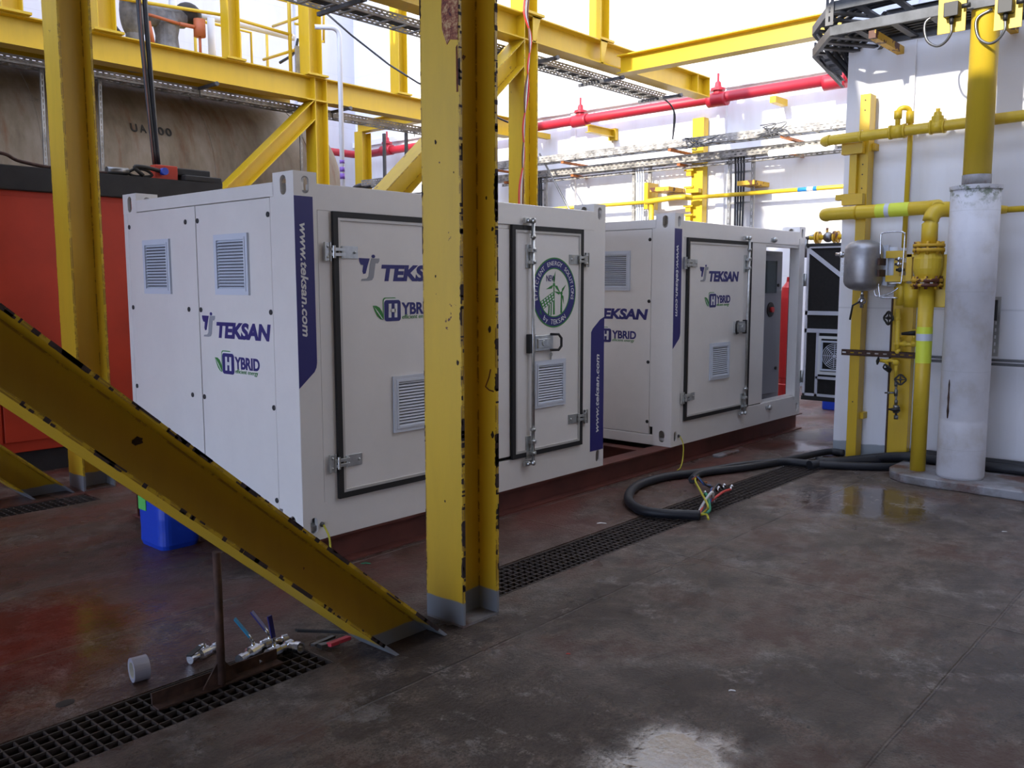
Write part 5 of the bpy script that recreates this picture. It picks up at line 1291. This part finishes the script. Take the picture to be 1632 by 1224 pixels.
b = MB(); b.tube([ik(1431, 492), ik(1430, 545), ik(1430, 560)], .024, 12); b.tube([ik(1430, 548), ik(1445, 549), ik(1459, 549)], .020, 10)
b.tube([ik(1457, 549), ik(1457, 524)], .020, 10)
for uu, vv in ((1430, 548), (1442, 548), (1456, 548), (1430, 508), (1431, 560)): b.sphere(ik(uu, vv), .030, 10, 8)
b.tube([ik(1424, 507), ik(1434, 507)], .022, 10); part('pipe', b, 'yellow_pipe', t)
wheel(t, ik(1416, 507, 5.34), (-.85, .5, 0), .052)
b = MB(); b.tube([ik(1459, 531, 5.32), ik(1452, 531, 5.31), ik(1437, 532, 5.31)], [.022, .020, .012], 8); part('lever', b, 'black_plastic', t)
b = MB(); b.tube([ik(1403, 574), ik(1412, 576), ik(1420, 574), ik(1430, 578)], .018, 10); b.tube([ik(1413, 577), ik(1414, 584)], .016, 8); b.tube([ik(1428, 577), ik(1428, 602)], .015, 8); b.sphere(ik(1428, 578), .03, 10, 8); part('pipe', b, 'yellow_pipe', t)
wheel(t, ik(1399, 575, 5.34), (0, 1, .1), .030); wheel(t, ik(1414, 587, 5.34), (-.6, .3, -.5), .040); wheel(t, ik(1435, 605, 5.33), (-.7, -.3, .3), .042)
b = MB(); b.tube([ik(1428, 600), ik(1428, 668)], .010, 8); b.tube([ik(1410, 626), ik(1428, 626)], .008, 8)
for vv, r, l in ((612, .016, .02), (626, .017, .03), (641, .015, .02), (652, .026, .035), (665, .020, .018)): c = ik(1428, vv); b.cyl(c - EZ * l, c + EZ * l, r, 8)
b.sphere(ik(1416, 626), .014, 8, 6); part('gauge_stem', b, 'steel_dark', t)
b = MB(); b.tube([ik(1434, 652, 5.34), ik(1424, 653, 5.33), ik(1416, 652, 5.34)], [.022, .018, .006], 8); part('lever', b, 'black_plastic', t)
b = MB(); c = ik(1430, 600); b.box(5.38, 5.50, c.y - .015, c.y + .015, c.z - .01, c.z + .01); c = ik(1430, 540); b.box(5.38, 5.50, c.y - .015, c.y + .015, c.z - .01, c.z + .01); part('clip', b, 'yellow_paint', t)
# horizontal slotted strut
a, c = wk(1341, 561, 5.36), wk(1462, 567, 5.36)
slotted((5.36, c.y, c.z), (5.36, a.y, a.z), EZ, .055, 'rusty_iron', 'slotted_strut', 'horizontal rusty slotted strut across the yellow post, level with the pipe label', 'strut', period=.075, slot=.035)
q = MB(); a, c = wk(1461, 568, 5.50), wk(1700, 576, 5.50)
for dz in (0, -.035): q.box(5.50, 5.56, c.y, a.y, a.z + dz - .010, a.z + dz + .010)
solo('wall_rail', q, 'dark_tray', 'pair of thin dark rails on the building wall behind the pale clad pipe', 'rail')
t = thing('junction_bracket', 'small dark box on a slotted upright right of the pale clad pipe', 'bracket', (5.5, -2.4, 1.1))
a, c = wk(1590, 473, 5.46), wk(1590, 568, 5.46); slotted((5.46, a.y, c.z), (5.46, a.y, a.z), EY, .06, 'galv_tray', 'upright', '', '', period=.06, slot=.03, parent=t)
a, c = wk(1573, 478, 5.42), wk(1587, 511, 5.42); b = MB(); b.box(5.42, 5.56, c.y, a.y + .02, c.z, a.z); part('box', b, 'black_plastic', t, bevel=.006)
b = MB(); b.tube(smoothpath([wk(1580, 512, 5.44), wk(1578, 530, 5.44), wk(1573, 548, 5.44), wk(1570, 566, 5.44)], 4), .014, 8); part('cable', b, 'rubber_hose', t)

# dark cable ladders at the top right
t = thing('cable_ladder', 'lower dark cable ladder with mitred end at the top of the building wall', 'cable ladder', (5.2, -1.5, 4.0), 'dark cable ladders')
def Lk(u, v, x): return P(u, v, 'x', x)
XL = 4.85
def ladder(t, vtop, vbot, vR, seg):
    # near rail from the mitre corner to the right, then the mitred part back towards the back wall
    a0 = Lk(1323, vtop, XL); a1 = Lk(1323, vbot, XL); h_ = a0.z - a1.z; z1 = a1.z
    y0 = a0.y; b = MB(); W = .60
    b.channel((XL, y0, z1 + h_ / 2), (XL, y0 - 4.5, z1 + h_ / 2), EZ, EX, h_, .035, .004); part('side_rail', b, 'weathered_rail', t)
    b = MB(); b.channel((XL + W, y0 - .28, z1 + h_ / 2), (XL + W, y0 - 4.5, z1 + h_ / 2), EZ, -EX, h_, .035, .004); part('side_rail', b, 'dark_tray', t)
    b = MB(); e = V((XL + .62, y0 + .42, z1 + h_ / 2)); b.channel((XL, y0, z1 + h_ / 2), e, EZ, V((.55, -.8, 0)), h_, .035, .004); b.channel((XL + W, y0 - .28, z1 + h_ / 2), e + V((.42, -.42, 0)), EZ, V((-.55, .8, 0)), h_, .035, .004)
    b.channel(e, e + V((1.5, .3, 0)), EZ, V((0, -1, 0)), h_, .035, .004)
    part('mitred_rail', b, 'dark_tray', t)
    b = MB()
    for k in range(14): b.box(XL + .01, XL + W, y0 - .25 - k * .3, y0 - .19 - k * .3, z1 + .01, z1 + .03)
    for k in range(4): o = V((XL + .08 + k * .16, y0 + .02 + k * .11, z1 + .012)); b.obox(o, V((.46, -.30, 0)), V((.03, .05, 0)), V((0, 0, .02)))
    part('rung_mesh', b, 'dark_tray', t)
    b = MB()
    for k in range(seg): b.tube(smoothpath([(XL + .08 + k * .09, y0 - 4.4, z1 + .06), (XL + .10 + k * .08, y0 - 2, z1 + .06), (XL + .12 + k * .08, y0 - .4, z1 + .055), (XL + .30 + k * .08, y0 + .05 - k * .03, z1 + .055), (XL + .62 + k * .07, y0 + .28 - k * .05, z1 + .04), (XL + .9, y0 + .2 - k * .04, z1 - .12), (XL + 1.15, y0 + .12 - k * .03, z1 - .35)], 4), .022, 8)
    part('cables', b, 'rubber_hose', t); return y0, z1, h_
y0, z1, h1 = ladder(t, 42, 57, 0, 5)
t2 = thing('cable_ladder', 'upper dark cable ladder directly above the lower one at the top right', 'cable ladder', (5.2, -1.5, 4.3), 'dark cable ladders')
ladder(t2, 3, 18, 0, 3)
b = MB(); b.box(5.0, 5.6, y0 - 1.30, y0 - 1.24, z1 - .06, z1 - .005); b.box(4.98, 5.1, y0 - 1.30, y0 - 1.24, z1 - .02, z1); part('support_arm', b, 'yellow_rusty', t)
b = MB(); p = Lk(1395, 52, 4.95); b.box(4.88, 5.6, p.y - .03, p.y + .03, z1 - .075, z1 - .012); part('support_arm', b, 'yellow_rusty', t)
a, c = Lk(1321, -12, 4.80), Lk(1321, 39, 4.80)
b = MB(); b.perf((4.835, a.y - .035, c.z), EZ, EY, a.z - c.z + .3, .07, .006, 1, .075, .045); part('hanger_strut', b, 'dark_tray', t2)
# drooping fire-stopped ladder end at the corner
q = MB(); pts = [P(1300, 84, 'x', 5.7), P(1312, 98, 'x', 5.85), P(1324, 112, 'x', 6.0), P(1342, 120, 'x', 6.15)]
sp_ = smoothpath(pts, 5)
for i in range(len(sp_) - 1):
    a, c = sp_[i], sp_[i + 1]; q.obox(a, (c - a) * 1.05, V((0, .02, 0)), V((0, 0, .10))); q.obox(a + V((0, -.22, 0)), (c - a) * 1.05, V((0, .02, 0)), V((0, 0, .10)))
    if i % 3 == 0: q.obox(a + V((0, -.21, .02)), V((0, .22, 0)), V((.03, 0, 0)), V((0, 0, .02)))
solo('ladder_bend', q, 'dark_tray', 'dark curved ladder section dropping behind the building corner', 'cable ladder')
# junction boxes on yellow plates
for uu, lb, bx in ((1516, 'black junction box on a yellow plate left of the tall yellow pipe', 1518), (1606, 'black junction box on a yellow plate right of the tall yellow pipe', 1604)):
    dv = -6 if uu > 1600 else 0; x = 4.82; a = Lk(uu - 20, 6 + dv, x); c = Lk(uu + 22, 48 + dv, x)
    t = thing('junction_box', lb, 'junction box', (x, (a.y + c.y) / 2, c.z), 'junction boxes at the top right')
    b = MB(); b.box(x, x + .012, a.y, c.y, c.z, Lk(uu, 2 + dv, x).z + .1); part('back_plate', b, 'yellow_paint', t, bevel=.002, label='yellow back plate')
    a = Lk(bx - 12, 6 + dv, x - .05); c = Lk(bx + 10, 25 + dv, x - .05); b = MB(); b.box(x - .08, x, c.y, a.y, c.z, a.z); part('box', b, 'black_plastic', t, bevel=.008)
    b = MB(); m0 = V((x - .04, (a.y + c.y) / 2, c.z)); b.cyl(m0, m0 - EZ * .05, .018, 10); b.cyl(m0 + V((0, -.07, .07)), m0 + V((0, -.13, .07)), .018, 10); part('gland', b, 'black_plastic', t)
    b = MB(); b.tube(smoothpath([m0 - EZ * .05, m0 + V((0, .0, -.12)), m0 + V((.02, .05, -.18)), m0 + V((.04, .12, -.19)), m0 + V((.06, .20, -.12)), m0 + V((.08, .22, .02)), m0 + V((.1, .12, .08))], 5), .011, 8); part('cable', b, 'steel_dark', t)

# ================================================================ things on the deck
# black hoses
t = thing('cable_coil', 'heavy black cable looping over the grating with bare coloured ends', 'cable', (2.8, -.9, 0))
r = .036
G = lambda u, v, z=r: P(u, v, 'z', z)
loop = [(1480, 742), (1400, 744), (1300, 740), (1250, 736), (1180, 742), (1120, 752), (1060, 760), (1020, 772), (1004, 785), (1003, 799), (1020, 812), (1050, 818), (1090, 820), (1116, 821)]
b = MB(); b.tube(smoothpath([G(*p) for p in loop], 6), r, 12); part('sheath', b, 'rubber_hose', t)
b2 = MB(); b2.tube(smoothpath([G(u_, v_) for u_, v_ in [(1345, 722), (1320, 720), (1280, 728), (1230, 738), (1180, 746), (1130, 752), (1112, 756), (1103, 764)]], 6), r * .9, 12); part('sheath', b2, 'rubber_hose', t)
e = G(1116, 821)
for k, (m_, tx_, ty_, hz) in enumerate((('wire_green', 1121, 790, .08), ('wire_blue', 1137, 783, .10), ('wire_brown', 1143, 783, .11), ('rubber_hose', 1152, 778, .12), ('wire_red', 1164, 780, .06), ('wire_white', 1137, 800, .12))):
    tp = G(tx_, ty_, .06); mid = (e + tp) / 2 + V((.03, -.02, hz)); b = MB(); b.tube(smoothpath([e, e + V((.10, -.02 + .015 * k, .02)), mid, tp], 5), .010, 6); part('core', b, m_, t)
    b = MB(); b.tube([tp, tp + V((.05, .02, .008))], .011, 6); b.sphere(tp + V((.06, .02, .01)), .016, 8, 6); part('cable_lug', b, 'steel_bright', t)
b = MB(); b.tube(smoothpath([e, e + V((.05, -.02, .03)), G(1128, 805, .13), G(1115, 780, .07), G(1108, 764, .05), G(1118, 752, .04)], 5), .008, 6); b.tube(smoothpath([e, e + V((-.02, -.06, .02)), e + V((-.06, -.10, .0))], 4), .008, 6); part('core', b, 'wire_yellow', t)
e2 = G(1103, 764)
for m_, u_, v_ in (('wire_blue', 1132, 774), ('orange_rust', 1126, 769), ('rubber_hose', 1137, 776)):
    b = MB(); b.tube(smoothpath([e2, e2 + V((.0, -.05, .03)), G(u_ - 10, v_ - 2, .04), G(u_, v_, .015)], 5), .009, 6); part('core', b, m_, t)
for pts, rr, lb in (([(1300, 736), (1345, 737), (1400, 742), (1450, 745), (1500, 752), (1570, 757), (1640, 764)], .045, 'black hose along the foot of the building wall, nearest the wall'),
                    ([(1290, 741), (1340, 744), (1420, 750), (1480, 754), (1560, 762), (1640, 770)], .040, 'black hose along the foot of the building wall, outer of the two')):
    q = MB(); pp = [G(u_, v_, rr) for u_, v_ in pts]
    xx_ = 5.50 if rr > .042 else 5.35; pp = [V((p.x if p.y > -1.2 else xx_, p.y, rr if p.y > -1.50 else .079 + rr)) for p in pp]; pp.append(V((xx_, pp[-1].y - 2, .079 + rr)))
    q.tube(smoothpath(pp, 5), rr, 12); solo('black_hose', q, 'rubber_hose', lb, 'hose')
# blue canister
t = thing('jerrycan', 'blue plastic canister with a green label standing at the corner of the nearer container', 'canister', (-.17, 1.28, 0))
ca = V((-.335, 1.385, 0)); a_ax = (G(310, 866, 0) - G(224, 862, 0)).normalized()
u_ = EX; v_ = EY; w0, d0, h0 = .27, .34, .33
o = V((-.335, 1.03, 0))
b = MB(); prof = rbox(w0, d0, .06, 5)
rings_ = [(.93, .0), (1.0, .03), (.985, .12), (1, .20), (.985, .28), (1, .34), (.90, h0 + .02), (.60, h0 + .035)]
vs = []; n_ = len(prof)
for s_, z in rings_: vs += [o + u_ * (w0 / 2 + (p[0] - w0 / 2) * s_) + v_ * (d0 / 2 + (p[1] - d0 / 2) * s_) + EZ * z for p in prof]
fs = [(i * n_ + k, i * n_ + (k + 1) % n_, (i + 1) * n_ + (k + 1) % n_, (i + 1) * n_ + k) for i in range(len(rings_) - 1) for k in range(n_)] + [tuple(range(n_)), tuple((len(rings_) - 1) * n_ + k for k in range(n_))]
b.poly(vs, fs, False); part('body', b, 'blue_plastic', t)
b = MB(); c = o + u_ * w0 * .25 + v_ * d0 * .5; b.cyl(c + EZ * (h0 + .02), c + EZ * (h0 + .065), .03, 14); part('cap', b, 'black_plastic', t)
b = MB(); c = o + v_ * d0 * .5 - u_ * .10; b.tube(smoothpath([c + u_ * .18 + EZ * (h0 + .03), c + u_ * .2 + EZ * (h0 + .075), c + u_ * .32 + EZ * (h0 + .075), c + u_ * .34 + EZ * (h0 + .03)], 4), .014, 8); part('handle', b, 'blue_plastic', t)
b = MB(); b.obox(o - u_ * .004 + v_ * .20 + EZ * .235, v_ * .10, EZ * .09, u_ * .004); part('label_sticker', b, 'green_label', t, label='green label')
# tape roll
q = MB(); c = G(222, 1084, 0) + EZ * .052; ax = V((.98, -.16, 0)).normalized(); 
q.lathe(c - ax * .03, ax, [(.036, 0), (.052, 0), (.052, .065), (.036, .065), (.036, 0)], 28); q.f = q.f[:-2]; q.sm = q.sm[:-2]
t = thing('tape_roll', 'silver roll of tape standing on edge on the wet deck at lower left', 'tape', (c.x, c.y, 0)); part('tape', q, 'tape_silver', t)
q = MB(); q.lathe(c - ax * .029, ax, [(.0335, 0), (.0365, 0), (.0365, .063), (.0335, .063), (.0335, 0)], 28); q.f = q.f[:-2]; q.sm = q.sm[:-2]; part('core', q, 'cream', t, label='cream cardboard core')
# rusty stand under the brace
t = thing('support_stand', 'rusty stand with an angle foot lying on the grating under the huge brace', 'stand', (-1.07, -.91, 0))
sb = V((-1.075, -.93, 0)); zt2 = .58
b = MB(); b.cyl(sb + EZ * .0, sb + EZ * zt2, .017, 12); part('pole', b, 'rusty_iron', t)
b = MB(); b.box(-1.36, -.78, -.945, -.885, .0, .008); b.box(-1.36, -.78, -.893, -.885, 0, .055); part('foot', b, 'rusty_iron', t)
for s_ in (-1, 1):
    b = MB(); b.prism([(0, .0), (.085, .0), (0, .12)], sb + V((0, .0, .008)), V((s_, 0, 0)), EZ, V((0, .008, 0))); part('gusset', b, 'rusty_iron', t)
# valves
def ballvalve(name, c, yaw, lab, lever, levdir, L=.16, r=.022, tee=False, m_='steel_bright'):
    u = V((math.cos(yaw), math.sin(yaw), 0)); s = V((-math.sin(yaw), math.cos(yaw), 0)); c = V(c)
    t = thing(name, lab, 'valve', (c.x, c.y, 0), 'loose ball valves on the deck')
    b = MB(); b.lathe(c - u * L / 2, u, [(r * .75, 0), (r * 1.05, .0), (r * 1.05, L * .12), (r * .8, L * .14), (r * .8, L * .28), (r * 1.35, L * .34), (r * 1.35, L * .62), (r * .8, L * .68), (r * .8, L * .82), (r * 1.1, L * .84), (r * 1.1, L), (r * .75, L), (r * .75, L * .9), (.0001, L * .9)], 14)
    if tee: b.lathe(c + u * L * .40, (-s + EZ * .1), [(.0001, 0), (r * .9, 0), (r * .9, .05), (r * 1.15, .05), (r * 1.15, .08), (r * .8, .08), (r * .8, .06), (.0001, .06)], 14)
    part('valve_body', b, m_, t)
    ld = V(levdir).normalized(); st = c + EZ * r * 1.3
    b = MB(); b.cyl(c, st + EZ * .015, .008, 8); b.tube([st + EZ * .015, st + EZ * .02 + ld * .04], .008, 6); part('stem', b, 'steel_bright', t)
    b = MB(); wv = ld.cross(EZ).normalized() if abs(ld.z) < .95 else u
    b.obox(st + EZ * .014 + ld * .03 - wv * .013, ld * .11, wv * .026, wv.cross(ld) * .008); part('lever', b, lever, t, bevel=.003)
ballvalve('ball_valve', G(404, 1038, .024), .35, 'brass and steel ball valve with a raised light blue lever right of the rusty stand', 'teal', (-.35, .3, .65), .20)
ballvalve('ball_valve', G(437, 1040, .022), .20, 'chrome ball valve with a dark blue lever and side outlet on the grating edge', 'navy', (-.15, .0, .95), .22, .022, True)
ballvalve('ball_valve', G(430, 1026, .022), -.1, 'chrome ball valve lying behind with a thin dark lever pointing up left', 'navy', (-.35, .55, .8), .18, .020)
ballvalve('ball_valve', G(326, 1040, .022), .25, 'chrome ball valve with a black lever left of the rusty stand', 'black_plastic', (-.75, -.5, .0), .17, .020)
t = thing('pipe_wrench', 'red handled pipe wrench lying on the grating by the foot of the huge brace', 'wrench', (-.45, -.78, 0))
a, c = G(480, 1014, .02), G(545, 1012, .02); b = MB(); b.obox(G(470, 1006, .02), G(556, 1009, .02) - G(470, 1006, .02), V((0, -.022, 0)), EZ * .014); part('handle', b, 'black_plastic', t, bevel=.003)
a, c = G(520, 1030, .02), G(552, 1018, .02); b = MB(); b.obox(a, c - a, V((.008, -.028, 0)), EZ * .018); part('grip', b, 'pink_red', t, bevel=.004, label='red grip')
b = MB(); a, c = G(495, 1030, .015), G(528, 1016, .015); b.obox(a, c - a, V((.01, -.02, 0)), EZ * .012); a, c = G(505, 1032, .012), G(535, 1026, .012); b.obox(a, c - a, V((.0, -.035, 0)), EZ * .02); part('jaw', b, 'steel_dark', t, bevel=.002)
# litter
for u_, v_, w_, lb, m_ in ((951, 835, .07, 'white scrap of paper beside the long grating', 'paper_white'), (575, 899, .06, 'green and white scrap at the foot of the red brown skid', 'wire_green'), (1597, 848, .035, 'small white scrap near the kerb at the right', 'paper_white'), (1161, 1102, .03, 'white paint chip on the wet deck in the foreground', 'paper_white'), (902, 1043, .02, 'tiny red scrap in front of the big column', 'wire_red')):
    p = G(u_, v_, 0); q = MB(); k = w_
    q.prism([(0, 0), (k * .5, k * .10), (k, -.1 * k), (k * .9, k * .15), (k * .45, k * .38), (k * .1, k * .2)], (p.x, p.y, .0005), V((.75, -.66, 0)), V((.66, .75, .0)), V((0, 0, .003))); solo('litter', q, m_, lb, 'scrap', 'litter scraps')
q = MB(); p = G(104, 1121, 0); q.prism([(.028 * math.cos(a) * 1.3, .028 * math.sin(a)) for a in [i * math.pi / 9 for i in range(18)]], (p.x, p.y, .0003), EX, EY, V((0, 0, .002))); solo('deck_plug', q, 'black_paint', 'small black round plug in the deck at lower left', 'plug')
q = MB(); p = P(1138, 722, 'z', 0); q.prism(rbox(.42, .10, .04), (p.x - .2, -.14, 0), EX, EY, V((0, 0, .022))); solo('deck_doubler', q, 'kerb', 'small pale plate on the deck against the red brown skid', 'plate', bevel=.006)
